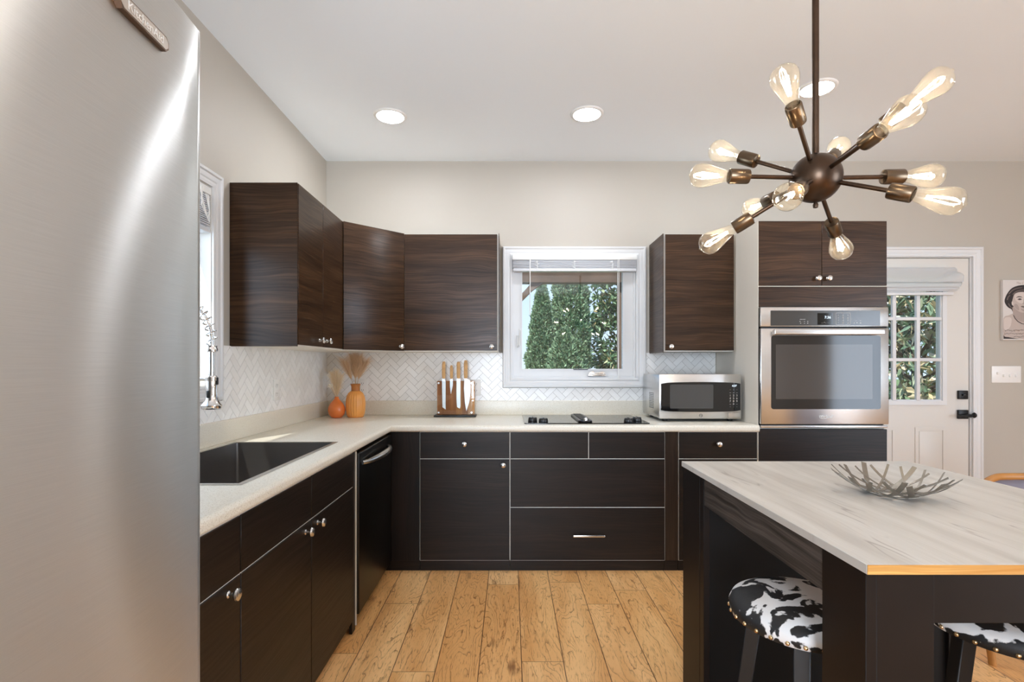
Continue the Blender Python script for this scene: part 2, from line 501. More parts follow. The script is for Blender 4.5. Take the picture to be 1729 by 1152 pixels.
# ------------------------------------------------------------------ mesh helpers
class MB:
    def __init__(s):
        s.bm = bmesh.new()

    def _join(s, b, mi):
        for f in b.faces:
            f.material_index = mi
        me = bpy.data.meshes.new('tmp')
        b.to_mesh(me)
        b.free()
        s.bm.from_mesh(me)
        bpy.data.meshes.remove(me)

    def box(s, x0, x1, y0, y1, z0, z1, bev=0.0, seg=2, mi=0, rot=None, piv=None):
        b = bmesh.new()
        bmesh.ops.create_cube(b, size=1.0)
        cx, cy, cz = (x0 + x1) / 2, (y0 + y1) / 2, (z0 + z1) / 2
        for v in b.verts:
            v.co = Vector((cx + v.co.x * abs(x1 - x0), cy + v.co.y * abs(y1 - y0), cz + v.co.z * abs(z1 - z0)))
        if bev:
            bmesh.ops.bevel(b, geom=list(b.edges), offset=bev, segments=seg, affect='EDGES', profile=0.5, clamp_overlap=True)
        if rot is not None:
            p = Vector(piv) if piv else Vector((cx, cy, cz))
            for v in b.verts:
                v.co = rot @ (v.co - p) + p
        s._join(b, mi)
        return s

    def prism(s, pts, fn, d0, d1, mi=0, bev=0.0):
        """pts: 2-D outline; fn(a, b, d) -> 3-D point."""
        b = bmesh.new()
        lo = [b.verts.new(fn(a, c, d0)) for a, c in pts]
        hi = [b.verts.new(fn(a, c, d1)) for a, c in pts]
        b.faces.new(lo)
        b.faces.new(hi[::-1])
        n = len(pts)
        for i in range(n):
            b.faces.new((lo[i], hi[i], hi[(i + 1) % n], lo[(i + 1) % n]))
        bmesh.ops.recalc_face_normals(b, faces=b.faces)
        if bev:
            bmesh.ops.bevel(b, geom=list(b.edges), offset=bev, segments=2, affect='EDGES', profile=0.5, clamp_overlap=True)
        s._join(b, mi)
        return s

    def lathe(s, prof, seg=24, o=(0, 0, 0), axis=(0, 0, 1), mi=0, mod=None):
        b = bmesh.new()
        q = Vector((0, 0, 1)).rotation_difference(Vector(axis).normalized())
        o = Vector(o)
        rings = []
        for r, h in prof:
            if r < 1e-6:
                rings.append([b.verts.new(o + q @ Vector((0, 0, h)))])
            else:
                ring = []
                for k in range(seg):
                    a = 2 * PI * k / seg
                    rr = r * (mod(a, h) if mod else 1.0)
                    ring.append(b.verts.new(o + q @ Vector((rr * math.cos(a), rr * math.sin(a), h))))
                rings.append(ring)
        for i in range(len(rings) - 1):
            A, B = rings[i], rings[i + 1]
            for k in range(seg):
                k2 = (k + 1) % seg
                if len(A) == 1 and len(B) == 1:
                    continue
                if len(A) == 1:
                    b.faces.new((A[0], B[k2], B[k]))
                elif len(B) == 1:
                    b.faces.new((A[k], A[k2], B[0]))
                else:
                    b.faces.new((A[k], A[k2], B[k2], B[k]))
        if len(rings[0]) > 1 and prof[0] != prof[-1]:
            b.faces.new(rings[0][::-1])
        if len(rings[-1]) > 1 and prof[0] != prof[-1]:
            b.faces.new(rings[-1])
        bmesh.ops.recalc_face_normals(b, faces=b.faces)
        s._join(b, mi)
        return s

    def tube(s, pts, r, seg=10, mi=0, closed=False):
        b = bmesh.new()
        pts = [Vector(p) for p in pts]
        n = len(pts)
        rs = r if isinstance(r, (list, tuple)) else [r] * n
        tang = []
        for i in range(n):
            if closed:
                tg = pts[(i + 1) % n] - pts[i - 1]
            else:
                tg = pts[min(i + 1, n - 1)] - pts[max(i - 1, 0)]
            tang.append(tg.normalized())
        ref = Vector((0, 0, 1)) if abs(tang[0].z) < 0.9 else Vector((1, 0, 0))
        nrm = (ref - tang[0] * ref.dot(tang[0])).normalized()
        rings = []
        for i in range(n):
            nrm = (nrm - tang[i] * nrm.dot(tang[i])).normalized()
            bi = tang[i].cross(nrm)
            rings.append([b.verts.new(pts[i] + (nrm * math.cos(2 * PI * k / seg) + bi * math.sin(2 * PI * k / seg)) * rs[i]) for k in range(seg)])
        m = n if closed else n - 1
        for i in range(m):
            A, B = rings[i], rings[(i + 1) % n]
            for k in range(seg):
                b.faces.new((A[k], A[(k + 1) % seg], B[(k + 1) % seg], B[k]))
        if not closed:
            b.faces.new(rings[0][::-1])
            b.faces.new(rings[-1])
        bmesh.ops.recalc_face_normals(b, faces=b.faces)
        s._join(b, mi)
        return s

    def poly(s, pts, mi=0):
        vs = [s.bm.verts.new(p) for p in pts]
        f = s.bm.faces.new(vs)
        f.material_index = mi
        return s

    def grid(s, fn, nu, nv, mi=0, closed_u=False):
        vs = [[s.bm.verts.new(fn(i / (nu if closed_u else nu - 1), j / (nv - 1))) for j in range(nv)] for i in range(nu)]
        for i in range(nu if closed_u else nu - 1):
            for j in range(nv - 1):
                f = s.bm.faces.new((vs[i][j], vs[(i + 1) % nu][j], vs[(i + 1) % nu][j + 1], vs[i][j + 1]))
                f.material_index = mi
        return s

    def slab(s, us, vs, skip, fn, d0, d1, mi=0):
        """flat slab over a grid of cells, some left out; fn(u, v, d) -> 3-D."""
        us, vs = sorted(us), sorted(vs)
        b = bmesh.new()
        V = {}

        def vert(i, j, k):
            if (i, j, k) not in V:
                V[(i, j, k)] = b.verts.new(fn(us[i], vs[j], (d0, d1)[k]))
            return V[(i, j, k)]
        cells = {(i, j) for i in range(len(us) - 1) for j in range(len(vs) - 1)
                 if not skip((us[i] + us[i + 1]) / 2, (vs[j] + vs[j + 1]) / 2)}
        for i, j in cells:
            for k in (0, 1):
                b.faces.new((vert(i, j, k), vert(i + 1, j, k), vert(i + 1, j + 1, k), vert(i, j + 1, k)))
            for (di, dj, p, q) in ((-1, 0, (0, 0), (0, 1)), (1, 0, (1, 0), (1, 1)), (0, -1, (0, 0), (1, 0)), (0, 1, (0, 1), (1, 1))):
                if (i + di, j + dj) not in cells:
                    a1, a2 = (i + p[0], j + p[1]), (i + q[0], j + q[1])
                    b.faces.new((vert(*a1, 0), vert(*a2, 0), vert(*a2, 1), vert(*a1, 1)))
        bmesh.ops.recalc_face_normals(b, faces=b.faces)
        bmesh.ops.dissolve_limit(b, angle_limit=0.001, verts=b.verts, edges=b.edges)
        s._join(b, mi)
        return s

    def build(s, name, mats, parent=None, world=True, smooth=38, uv=None):
        bm = s.bm
        if world and parent is not None:
            off = chain_loc(parent)
            for v in bm.verts:
                v.co -= off
        if smooth:
            lim = math.radians(smooth)
            for f in bm.faces:
                f.smooth = True
            for e in bm.edges:
                if len(e.link_faces) == 2:
                    e.smooth = e.calc_face_angle(0) < lim
        if uv:
            lay = bm.loops.layers.uv.new('UVMap')
            for f in bm.faces:
                for lp in f.loops:
                    lp[lay].uv = uv(lp.vert.co)
        me = bpy.data.meshes.new(name)
        bm.to_mesh(me)
        bm.free()
        for m in (mats if isinstance(mats, (list, tuple)) else [mats]):
            me.materials.append(m)
        o = bpy.data.objects.new(name, me)
        C.objects.link(o)
        if parent is not None:
            o.parent = parent
        return o


def chain_loc(o):
    v = Vector((0, 0, 0))
    while o is not None:
        v += o.location
        o = o.parent
    return v


def thing(name, label, cat, loc=(0, 0, 0), rz=0.0, group=None):
    o = bpy.data.objects.new(name, None)
    o.empty_display_size = 0.05
    o.location = loc
    o.rotation_euler = (0, 0, rz)
    C.objects.link(o)
    o['label'] = label
    o['category'] = cat
    if group:
        o['group'] = group
    return o


def tag(o, label=None, cat=None, group=None, kind=None):
    if label:
        o['label'] = label
    if cat:
        o['category'] = cat
    if group:
        o['group'] = group
    if kind:
        o['kind'] = kind
    return o


def struct(name, label=None, loc=(0, 0, 0), cat=None):
    o = bpy.data.objects.new(name, None)
    o.empty_display_size = 0.05
    o.location = loc
    C.objects.link(o)
    return tag(o, label, cat, kind='structure')


def copy_tree(o, parent=None):
    c = o.copy()
    C.objects.link(c)
    if parent is not None:
        c.parent = parent
    for ch in list(o.children):
        copy_tree(ch, c)
    return c


def text(name, body, size, mat, parent, origin, right, up, extrude=0.0004, shear=0.0, align='CENTER', stretch=1.0):
    cu = bpy.data.curves.new(name, 'FONT')
    cu.body = body
    cu.size = size
    cu.extrude = extrude
    cu.shear = shear
    cu.align_x = align
    cu.align_y = 'CENTER'
    cu.resolution_u = 3
    tmp = bpy.data.objects.new(name + '_tmp', cu)
    C.objects.link(tmp)
    bpy.context.view_layer.update()
    dg = bpy.context.evaluated_depsgraph_get()
    me = bpy.data.meshes.new_from_object(tmp.evaluated_get(dg))
    bpy.data.objects.remove(tmp)
    right, up = Vector(right).normalized(), Vector(up).normalized()
    nrm = right.cross(up)
    off = Vector(origin) - chain_loc(parent)
    for v in me.vertices:
        v.co = off + right * v.co.x * stretch + up * v.co.y + nrm * v.co.z
    me.name = name
    me.materials.clear()
    me.materials.append(mat)
    o = bpy.data.objects.new(name, me)
    C.objects.link(o)
    o.parent = parent
    return o


def P(px, py, Y):
    """photo pixel + distance -> point (used only to measure where things stand)."""
    return Vector(((px - 862) * Y / F_PX, Y, CAMZ - (py - 618) * Y / F_PX))


# ------------------------------------------------------------------ room shell
m = MB()
m.box(WL - 0.2, WR + 0.2, WF - 0.2, WB + 0.2, -0.12, 0.0)
tag(m.build('floor', M['floor']), 'hickory plank wood floor', 'floor', kind='structure')
m = MB()
m.box(WL - 0.2, WR + 0.2, WF - 0.2, WB + 0.2, CEIL, CEIL + 0.12)
tag(m.build('ceiling', M['ceiling']), 'smooth white ceiling', 'ceiling', kind='structure')


def wall(name, label, axis, plane, out, a0, a1, holes):
    us = {a0, a1}
    vs = {0.0, CEIL}
    for h in holes:
        us |= {h[0], h[1]}
        vs |= {h[2], h[3]}
    skip = lambda u, v: any(h[0] < u < h[1] and h[2] < v < h[3] for h in holes)
    fn = (lambda u, v, d: (u, plane + out * d, v)) if axis == 'x' else (lambda u, v, d: (plane + out * d, u, v))
    o = MB().slab(us, vs, skip, fn, 0.0, 0.14).build(name, M['wall'])
    return tag(o, label, 'wall', kind='structure')


WIN = (0.0, 0.905, 1.115, 2.003)
DOOR = (2.345, 3.285, 0.0, 1.995)
LWIN = (1.36, 2.262, 1.115, 2.003)
wall_back = wall('wall_back', 'cream painted back wall', 'x', WB, 1, WL - 0.14, WR + 0.14, [WIN, DOOR])
wall_left = wall('wall_left', 'cream painted left wall', 'y', WL, -1, WF, WB, [LWIN])
wall('wall_right', 'cream painted right wall', 'y', WR, 1, WF, WB, [(-2.35, 0.15, 0.25, 2.15)])
wall('wall_front', 'cream painted wall behind the camera', 'x', WF, -1, WL - 0.14, WR + 0.14, [(-1.175, -0.025, 0.5, 2.2)])
m = MB()
m.box(3.36, WR, WB - 0.014, WB - 0.001, 0.0, 0.11, 0.003)
tag(m.build('baseboard_back', M['trim']), 'white baseboard right of the door', 'baseboard', kind='structure')
m = MB()
m.box(WR - 0.014, WR - 0.001, -0.25, WB - 0.02, 0.0, 0.11, 0.003)
tag(m.build('baseboard_right', M['trim']), 'white baseboard on the right wall', 'baseboard', kind='structure')


# herringbone tile on the two walls (one mesh per wall; tiles are a surface pattern)
def clip(poly, x0, x1, y0, y1):
    def cut(p, inside, inter):
        out = []
        for i in range(len(p)):
            a, b = p[i - 1], p[i]
            ia, ib = inside(a), inside(b)
            if ib:
                if not ia:
                    out.append(inter(a, b))
                out.append(b)
            elif ia:
                out.append(inter(a, b))
        return out
    lx = lambda c: (lambda a, b: (c, a[1] + (b[1] - a[1]) * (c - a[0]) / (b[0] - a[0])))
    ly = lambda c: (lambda a, b: (a[0] + (b[0] - a[0]) * (c - a[1]) / (b[1] - a[1]), c))
    for ins, it in ((lambda q: q[0] >= x0, lx(x0)), (lambda q: q[0] <= x1, lx(x1)), (lambda q: q[1] >= y0, ly(y0)), (lambda q: q[1] <= y1, ly(y1))):
        if len(poly) < 3:
            return []
        poly = cut(poly, ins, it)
    return poly


def herringbone(rects, fn):
    L, W, g = 0.0925, 0.0388, 0.0009
    s2 = math.sqrt(0.5)
    rot = lambda a, b: ((a - b) * s2, (a + b) * s2)
    b = MB()
    for (x0, x1, y0, y1) in rects:
        b.box(0, 1, 0, 1, 0, 1) if False else None
        b.prism([(x0, y0), (x1, y0), (x1, y1), (x0, y1)], fn, 0.0005, 0.0052, mi=1)
        ni0, ni1 = int(x0 / (L * 2 * s2)) - 3, int(x1 / (L * 2 * s2)) + 3
        nj0, nj1 = int(y0 / (W * 2 * s2)) - 5, int(y1 / (W * 2 * s2)) + 5
        for i in range(ni0, ni1 + 1):
            for j in range(nj0, nj1 + 1):
                ox, oy = j * W + i * L, j * W - i * L
                for (a0, a1, c0, c1) in ((0, L, 0, W), (0, W, W, W + L)):
                    q = [rot(ox + a, oy + c) for a, c in ((a0 + g, c0 + g), (a1 - g, c0 + g), (a1 - g, c1 - g), (a0 + g, c1 - g))]
                    q = clip(q, x0, x1, y0, y1)
                    if len(q) < 3:
                        continue
                    lo = [b.bm.verts.new(fn(u, v, 0.0052)) for u, v in q]
                    hi = [b.bm.verts.new(fn(u, v, 0.0068)) for u, v in q]
                    n = len(q)
                    b.bm.faces.new(hi)
                    for k in range(n):
                        b.bm.faces.new((lo[k], lo[(k + 1) % n], hi[(k + 1) % n], hi[k]))
    bmesh.ops.recalc_face_normals(b.bm, faces=b.bm.faces)
    return b


CT = 0.865            # worktop height
CURB = 0.967          # top of the laminate upstand
UZ0, UZ1 = 1.306, 2.068
fb = lambda u, v, d: (u, WB - d, v)
fl = lambda u, v, d: (WL + d, u, v)
herringbone([(WL, -0.056, CURB, UZ0), (-0.056, 0.961, CURB, 1.056), (0.961, 1.455, CURB, UZ0)], fb).build('tile_backsplash', [M['tile'], M['grout']], wall_back, smooth=0)
herringbone([(0.93, 2.333, CURB, 1.056), (2.333, WB - 0.008, CURB, UZ0)], fl).build('tile_backsplash', [M['tile'], M['grout']], wall_left, smooth=0)


# ------------------------------------------------------------------ windows
def casing(b, u0, u1, v0, v1, fn, w=0.064, bottom=True):
    """stepped picture-frame moulding round an opening (mitred)."""
    prof = [(0.0, 0.001), (0.0, 0.012), (0.010, 0.015), (0.013, 0.011), (0.022, 0.011), (0.028, 0.016), (0.045, 0.017), (0.050, 0.023), (w - 0.004, 0.023), (w, 0.019), (w, 0.001)]
    n = len(prof)
    def corner(cu, cv, su, sv):
        return [b.bm.verts.new(fn(cu + su * o, cv + sv * o, d)) for o, d in prof]
    if bottom:
        cs = [corner(u0, v0, -1, -1), corner(u1, v0, 1, -1), corner(u1, v1, 1, 1), corner(u0, v1, -1, 1)]
        pairs = [(0, 1), (1, 2), (2, 3), (3, 0)]
    else:
        cs = [corner(u0, v0, -1, 0), corner(u0, v1, -1, 1), corner(u1, v1, 1, 1), corner(u1, v0, 1, 0)]
        pairs = [(0, 1), (1, 2), (2, 3)]
    for a, c in pairs:
        for k in range(n - 1):
            b.bm.faces.new((cs[a][k], cs[c][k], cs[c][k + 1], cs[a][k + 1]))
    bmesh.ops.recalc_face_normals(b.bm, faces=b.bm.faces)


def ring(b, u0, u1, v0, v1, iu0, iu1, iv0, iv1, fn, d0, d1):
    b.slab({u0, u1, iu0, iu1}, {v0, v1, iv0, iv1}, lambda u, v: iu0 < u < iu1 and iv0 < v < iv1, fn, d0, d1)


w1 = struct('window_1', 'white casement window over the cooktop', (0.45, WB, 1.115), 'window')
b = MB()
casing(b, 0.009, 0.896, 1.124, 1.994, fb)
b.build('window_frame', M['trim'], w1)
b = MB()
ring(b, 0.0015, 0.9035, 1.1165, 2.0015, 0.013, 0.892, 1.128, 1.990, fb, 0.002, -0.138)
b.build('window_jamb', M['trim'], w1)
b = MB()
ring(b, 0.0135, 0.8915, 1.1285, 1.9895, 0.024, 0.880, 1.139, 1.979, fb, -0.022, -0.085)
ring(b, 0.0245, 0.8795, 1.1395, 1.9785, 0.082, 0.806, 1.190, 1.926, fb, -0.032, -0.075)
ring(b, 0.074, 0.814, 1.182, 1.934, 0.084, 0.804, 1.192, 1.924, fb, -0.027, -0.033)
sash1 = b.build('window_sash', M['trim'], w1)
b = MB()
b.box(0.083, 0.805, WB + 0.046, WB + 0.050, 1.191, 1.925)
b.build('pane', M['pane'], sash1)
b = MB()   # folding crank
p = P(1009, 632, WB)
b.box(p.x - 0.068, p.x + 0.064, WB + 0.005, WB + 0.030, 1.140, 1.153, 0.003)
b.prism([(-0.064, 0), (0.06, 0), (0.05, 0.016), (0.03, 0.022), (0.012, 0.014), (-0.02, 0.012), (-0.03, 0.026), (-0.05, 0.02)],
        lambda a, c, d: (p.x + a, WB + d, 1.153 + c), 0.006, 0.022, bev=0.002)
b.build('crank_handle', M['nickel'], w1)
b = MB()
b.box(0.045, 0.060, WB + 0.012, WB + 0.0315, 1.345, 1.43, 0.003)
b.tube([(0.052, WB + 0.016, 1.35), (0.060, WB + 0.004, 1.36), (0.065, WB + 0.0, 1.40), (0.065, WB + 0.0, 1.475)], 0.0055, 8)
b.build('lock_lever', M['white_plastic'], w1)
b = MB()
b.box(0.45, 0.555, WB + 0.0255, WB + 0.027, 1.184, 1.190)
tag(b.build('sash_sticker', M['dark_slot'], w1), 'small dark maker sticker')

# blind raised to the top of window 1
bl = thing('window_blind', 'white slatted blind raised to the top of the window over the cooktop', 'blind', (0.45, WB - 0.01, 1.91))
b = MB()
b.box(0.014, 0.890, WB - 0.034, WB + 0.018, 1.966, 1.992, 0.003)
b.box(0.013, 0.891, WB - 0.042, WB - 0.035, 1.960, 1.993, 0.002)
b.build('headrail', M['white_plastic'], bl)
b = MB()
for k in range(9):
    z = 1.958 - k * 0.0062
    b.box(0.016 + 0.003 * (k % 2), 0.888 - 0.002 * (k % 3), WB - 0.038, WB + 0.012, z - 0.0034, z, 0.001, 1)
b.build('slats', M['blind'], bl)
b = MB()
b.box(0.020, 0.886, WB - 0.039, WB + 0.013, 1.880, 1.9015, 0.003)
b.build('bottom_rail', M['blind'], bl)
b = MB()
for x in (0.188, 0.45, 0.715):
    b = MB()
    for k in range(7):
        a = random.uniform(-0.012, 0.012)
        z = 1.95 - 0.009 * k
        b.tube([(x + a - 0.008, WB - 0.041, z), (x + a, WB - 0.048, z - 0.006), (x + a + 0.009, WB - 0.042, z - 0.001)], 0.0014, 5)
    b.tube([(x, WB - 0.041, 1.955), (x + 0.002, WB - 0.043, 1.885)], 0.0016, 5)
    b.build('ladder_cord', M['cord'], bl)
b = MB()
b.tube([(0.137, WB - 0.05, 1.965), (0.137, WB - 0.05, 1.57)], 0.0032, 8)
b.build('tilt_wand', M['white_plastic'], bl)
b = MB()
b.tube([(0.752, WB - 0.05, 1.965), (0.753, WB - 0.046, 1.42), (0.756, WB - 0.044, 1.13)], 0.0016, 6)
b.tube([(0.762, WB - 0.05, 1.965), (0.760, WB - 0.046, 1.42), (0.760, WB - 0.044, 1.15)], 0.0016, 6)
b.lathe([(0, 0), (0.006, 0.002), (0.0045, 0.03), (0, 0.032)], 10, (0.758, WB - 0.044, 1.125))
b.build('lift_cord', M['cord'], bl)

w2 = struct('window_2', 'white window over the sink', (WL, 1.81, 1.115), 'window')
b = MB()
casing(b, 1.369, 2.253, 1.124, 1.994, fl)
b.build('window_frame', M['trim'], w2)
b = MB()
ring(b, 1.3615, 2.2605, 1.1165, 2.0015, 1.373, 2.249, 1.128, 1.990, fl, 0.002, -0.138)
b.build('window_jamb', M['door_paint'], w2)
b = MB()
ring(b, 1.3735, 2.2485, 1.1285, 1.9895, 1.43, 2.19, 1.185, 1.93, fl, -0.088, -0.125)
s2 = b.build('window_sash', M['trim'], w2)
b = MB()
b.box(WL - 0.108, WL - 0.104, 1.431, 2.189, 1.186, 1.929)
b.build('pane', M['pane'], s2)
bl2 = thing('window_blind', 'white slatted blind bunched up in the window over the sink', 'blind', (WL - 0.03, 1.81, 1.85))
b = MB()
b.box(WL - 0.05, WL + 0.006, 1.376, 2.246, 1.955, 1.988, 0.003)
b.build('headrail', M['white_plastic'], bl2)
b = MB()
for k in range(15):
    z = 1.948 - k * 0.0088
    b.box(WL - 0.054 + 0.002 * (k % 3), WL + 0.004, 1.380, 2.240 - 0.003 * (k % 2), z - 0.0045, z, 0.001, 1)
b.build('slats', M['blind'], bl2)
b = MB()
b.box(WL - 0.055, WL + 0.005, 1.380, 2.241, 1.79, 1.812, 0.003)
b.build('bottom_rail', M['blind'], bl2)
b = MB()
for k in range(3):
    b.tube([(WL + 0.008, 2.16 + 0.01 * k, 1.975), (WL + 0.020, 2.15, 1.93 - 0.02 * k), (WL + 0.018, 2.19 + 0.01 * k, 1.86 - 0.015 * k), (WL + 0.010, 2.225, 1.88), (WL + 0.008, 2.22 - 0.01 * k, 1.95)], 0.0022, 6)
b.build('lift_cord', M['cord'], bl2)

# hidden windows get plain frames so that the openings read as windows in reflections
def plain_window(name, axis, plane, a0, a1, z0, z1, sgn):
    b = MB()
    fn = (lambda u, v, d: (u, plane + sgn * d, v)) if axis == 'x' else (lambda u, v, d: (plane + sgn * d, u, v))
    ring(b, a0 - 0.08, a1 + 0.08, z0 - 0.08, z1 + 0.08, a0, a1, z0, z1, fn, 0.001, 0.022)
    mid = (a0 + a1) / 2
    lo, hi = fn(mid - 0.03, z0, -0.005), fn(mid + 0.03, z1, -0.02)
    b.box(min(lo[0], hi[0]), max(lo[0], hi[0]), min(lo[1], hi[1]), max(lo[1], hi[1]), z0, z1)
    return tag(b.build(name, M['trim']), 'white frame of an unseen window on a wall out of view', 'window', kind='structure')


plain_window('fill_window_3', 'x', WF, -1.175, -0.025, 0.5, 2.2, 1)  # unseen window added behind the camera for fill light
plain_window('window_4', 'y', WR, -2.35, 0.15, 0.25, 2.15, -1)

# ------------------------------------------------------------------ door
d1 = struct('door_1', 'warm white back door with a nine pane glazed top', (2.815, WB, 0), 'door')
b = MB()
gx0, gx1, gz0, gz1 = 2.56, 3.07, 0.965, 1.84
DX0, DX1, DZ1 = 2.362, 3.268, 1.980
us = {DX0, DX1, gx0, gx1}
b.slab(us, {0.006, DZ1, gz0, gz1}, lambda u, v: gx0 < u < gx1 and gz0 < v < gz1, fb, -0.012, -0.055)
for (a0, a1) in ((2.525, 2.745), (2.885, 3.105)):   # moulded lower panels
    ring(b, a0, a1, 0.22, 0.775, a0 + 0.022, a1 - 0.022, 0.242, 0.753, fb, -0.0125, -0.007)
    b.prism([(a0 + 0.03, 0.25), (a1 - 0.03, 0.25), (a1 - 0.03, 0.745), (a0 + 0.03, 0.745)], fb, -0.0125, -0.0085, bev=0.002)
b.build('door_slab', M['door_paint'], d1)
b = MB()
ring(b, gx0 - 0.03, gx1 + 0.03, gz0 - 0.03, gz1 + 0.03, gx0, gx1, gz0, gz1, fb, -0.0118, 0.006)
ring(b, gx0 - 0.006, gx1 + 0.006, gz0 - 0.006, gz1 + 0.006, gx0 + 0.008, gx1 - 0.008, gz0 + 0.008, gz1 - 0.008, fb, -0.004, -0.02)
pw = (gx1 - gx0) / 3
for k in (1, 2):
    x = gx0 + pw * k
    b.box(x - 0.013, x + 0.013, WB - 0.004, WB + 0.02, gz0 + 0.002, gz1 - 0.002, 0.004)
ph = (gz1 - gz0) / 3
for k in (1, 2):
    z = gz0 + ph * k
    b.box(gx0 + 0.002, gx1 - 0.002, WB - 0.003, WB + 0.02, z - 0.012, z + 0.012, 0.004)
b.build('glazing_frame', M['trim'], d1)
b = MB()
b.box(gx0 + 0.0005, gx1 - 0.0005, WB + 0.028, WB + 0.032, gz0 + 0.0005, gz1 - 0.0005)
b.build('pane', M['pane'], d1)
b = MB()
casing(b, 2.352, 3.282, 0.0, 1.990, fb, 0.066, bottom=False)
ring(b, 2.3455, 3.2845, -0.02, 1.9945, 2.358, 3.272, -0.02, 1.984, fb, 0.001, -0.138) if False else None
b.box(2.3465, 2.358, WB + 0.001, WB + 0.137, 0.001, 1.984)
b.box(3.272, 3.2835, WB + 0.001, WB + 0.137, 0.001, 1.984)
b.box(2.3465, 3.2835, WB + 0.001, WB + 0.137, 1.9845, 1.9935)
tag(b.build('trim_1', M['trim']), 'white casing around the back door', 'door trim', kind='structure')
b = MB()
p = P(1626, 667, WB)
b.box(p.x - 0.034, p.x + 0.034, WB - 0.006, WB + 0.0115, p.z - 0.031, p.z + 0.031, 0.004)
b.box(p.x - 0.014, p.x + 0.014, WB - 0.02, WB - 0.006, p.z - 0.006, p.z + 0.006, 0.002)
b.build('deadbolt', M['black_metal'], d1)
b = MB()
p = P(1626, 700, WB)
b.box(p.x - 0.036, p.x + 0.036, WB - 0.006, WB + 0.0115, p.z - 0.032, p.z + 0.032, 0.004)
b.lathe([(0.012, 0), (0.012, 0.045)], 14, (p.x + 0.012, WB - 0.005, p.z - 0.006), (0, -1, 0))
b.tube([(p.x + 0.02, WB - 0.046, p.z - 0.006), (p.x - 0.03, WB - 0.047, p.z - 0.006), (p.x - 0.06, WB - 0.05, p.z - 0.010), (p.x - 0.082, WB - 0.05, p.z - 0.007)], [0.0095, 0.009, 0.007, 0.006], 10)
b.lathe([(0.006, 0), (0.006, 0.02), (0.016, 0.024), (0.02, 0.03), (0.016, 0.037), (0, 0.039)], 14, (p.x + 0.030, WB - 0.022, p.z - 0.004), (1, 0, 0.0))
b.build('door_handle', M['black_metal'], d1)

# roman shade on the door
rs = thing('roman_shade', 'white fabric roman shade pulled up over the door glass', 'shade', (2.815, WB - 0.02, 1.74))


def shade_fn(u, v):
    """pulled-up shade: a flat top, one deep fold gaping at the right, two small folds below"""
    x = 2.475 + u * 0.665
    keys = [(0.0, 1.905, 0.014), (0.06, 1.906, 0.040), (0.14, 1.896, 0.046), (0.42, 1.828, 0.052), (0.52, 1.803, 0.060), (0.57, 1.797, 0.054),
            (0.61, 1.797, 0.050), (0.70, 1.788, 0.066), (0.80, 1.768, 0.068), (0.86, 1.760, 0.056), (0.92, 1.752, 0.058), (1.0, 1.738, 0.046)]
    z, d = keys[-1][1:]
    for i in range(len(keys) - 1):
        if keys[i][0] <= v <= keys[i + 1][0]:
            f = (v - keys[i][0]) / (keys[i + 1][0] - keys[i][0])
            z = keys[i][1] + f * (keys[i + 1][1] - keys[i][1])
            d = keys[i][2] + f * (keys[i + 1][2] - keys[i][2])
            break
    k = min(1.0, max(0.0, (u - 0.66) / 0.34))
    k = k * k * (3 - 2 * k)
    # fold line climbing to the right
    fz = 0.50 - 0.30 * k
    d -= 0.022 * k * math.exp(-((v - fz) / 0.045) ** 2)
    d += 0.016 * k * math.exp(-((v - fz - 0.16) / 0.10) ** 2)
    z -= 0.010 * math.sin(PI * min(1, u / 0.75)) * max(0, v - 0.6) * 1.5
    x += k * (0.030 * math.sin(PI * min(1.0, max(0.0, (v - 0.12) / 0.7))) - 0.012 * (v < 0.12))
    return (x, WB - d, z)


b = MB()
b.grid(shade_fn, 60, 60)
bmesh.ops.solidify(b.bm, geom=b.bm.faces[:], thickness=-0.003)
b.build('shade_fabric', M['shade_cloth'], rs, smooth=80)
b = MB()
b.box(2.48, 3.125, WB - 0.034, WB - 0.008, 1.712, 1.734, 0.003)
b.build('bottom_rail', M['trim'], rs)
b = MB()
b.box(2.48, 3.12, WB - 0.012, WB + 0.010, 1.878, 1.900, 0.002)
b.build('headrail', M['trim'], rs)


# ------------------------------------------------------------------ cabinets
def cb(run, u0, u1, d0, d1, z0, z1):
    return (u0, u1, WB - d1, WB - d0, z0, z1) if run == 'b' else (WL + d0, WL + d1, u0, u1, z0, z1)


def cpt(run, u, d, z):
    return (u, WB - d, z) if run == 'b' else (WL + d, u, z)


def cax(run):
    return (0, -1, 0) if run == 'b' else (1, 0, 0)


KNOB = [(0.0, 0.0), (0.009, 0.0), (0.009, 0.003), (0.0055, 0.006), (0.0048, 0.014), (0.008, 0.018), (0.0145, 0.021), (0.0160, 0.0245), (0.0145, 0.029), (0.009, 0.0318), (0, 0.0325)]


def knob(parent, at, ax):
    return MB().lathe(KNOB, 20, at, ax).build('knob', M['nickel'], parent)


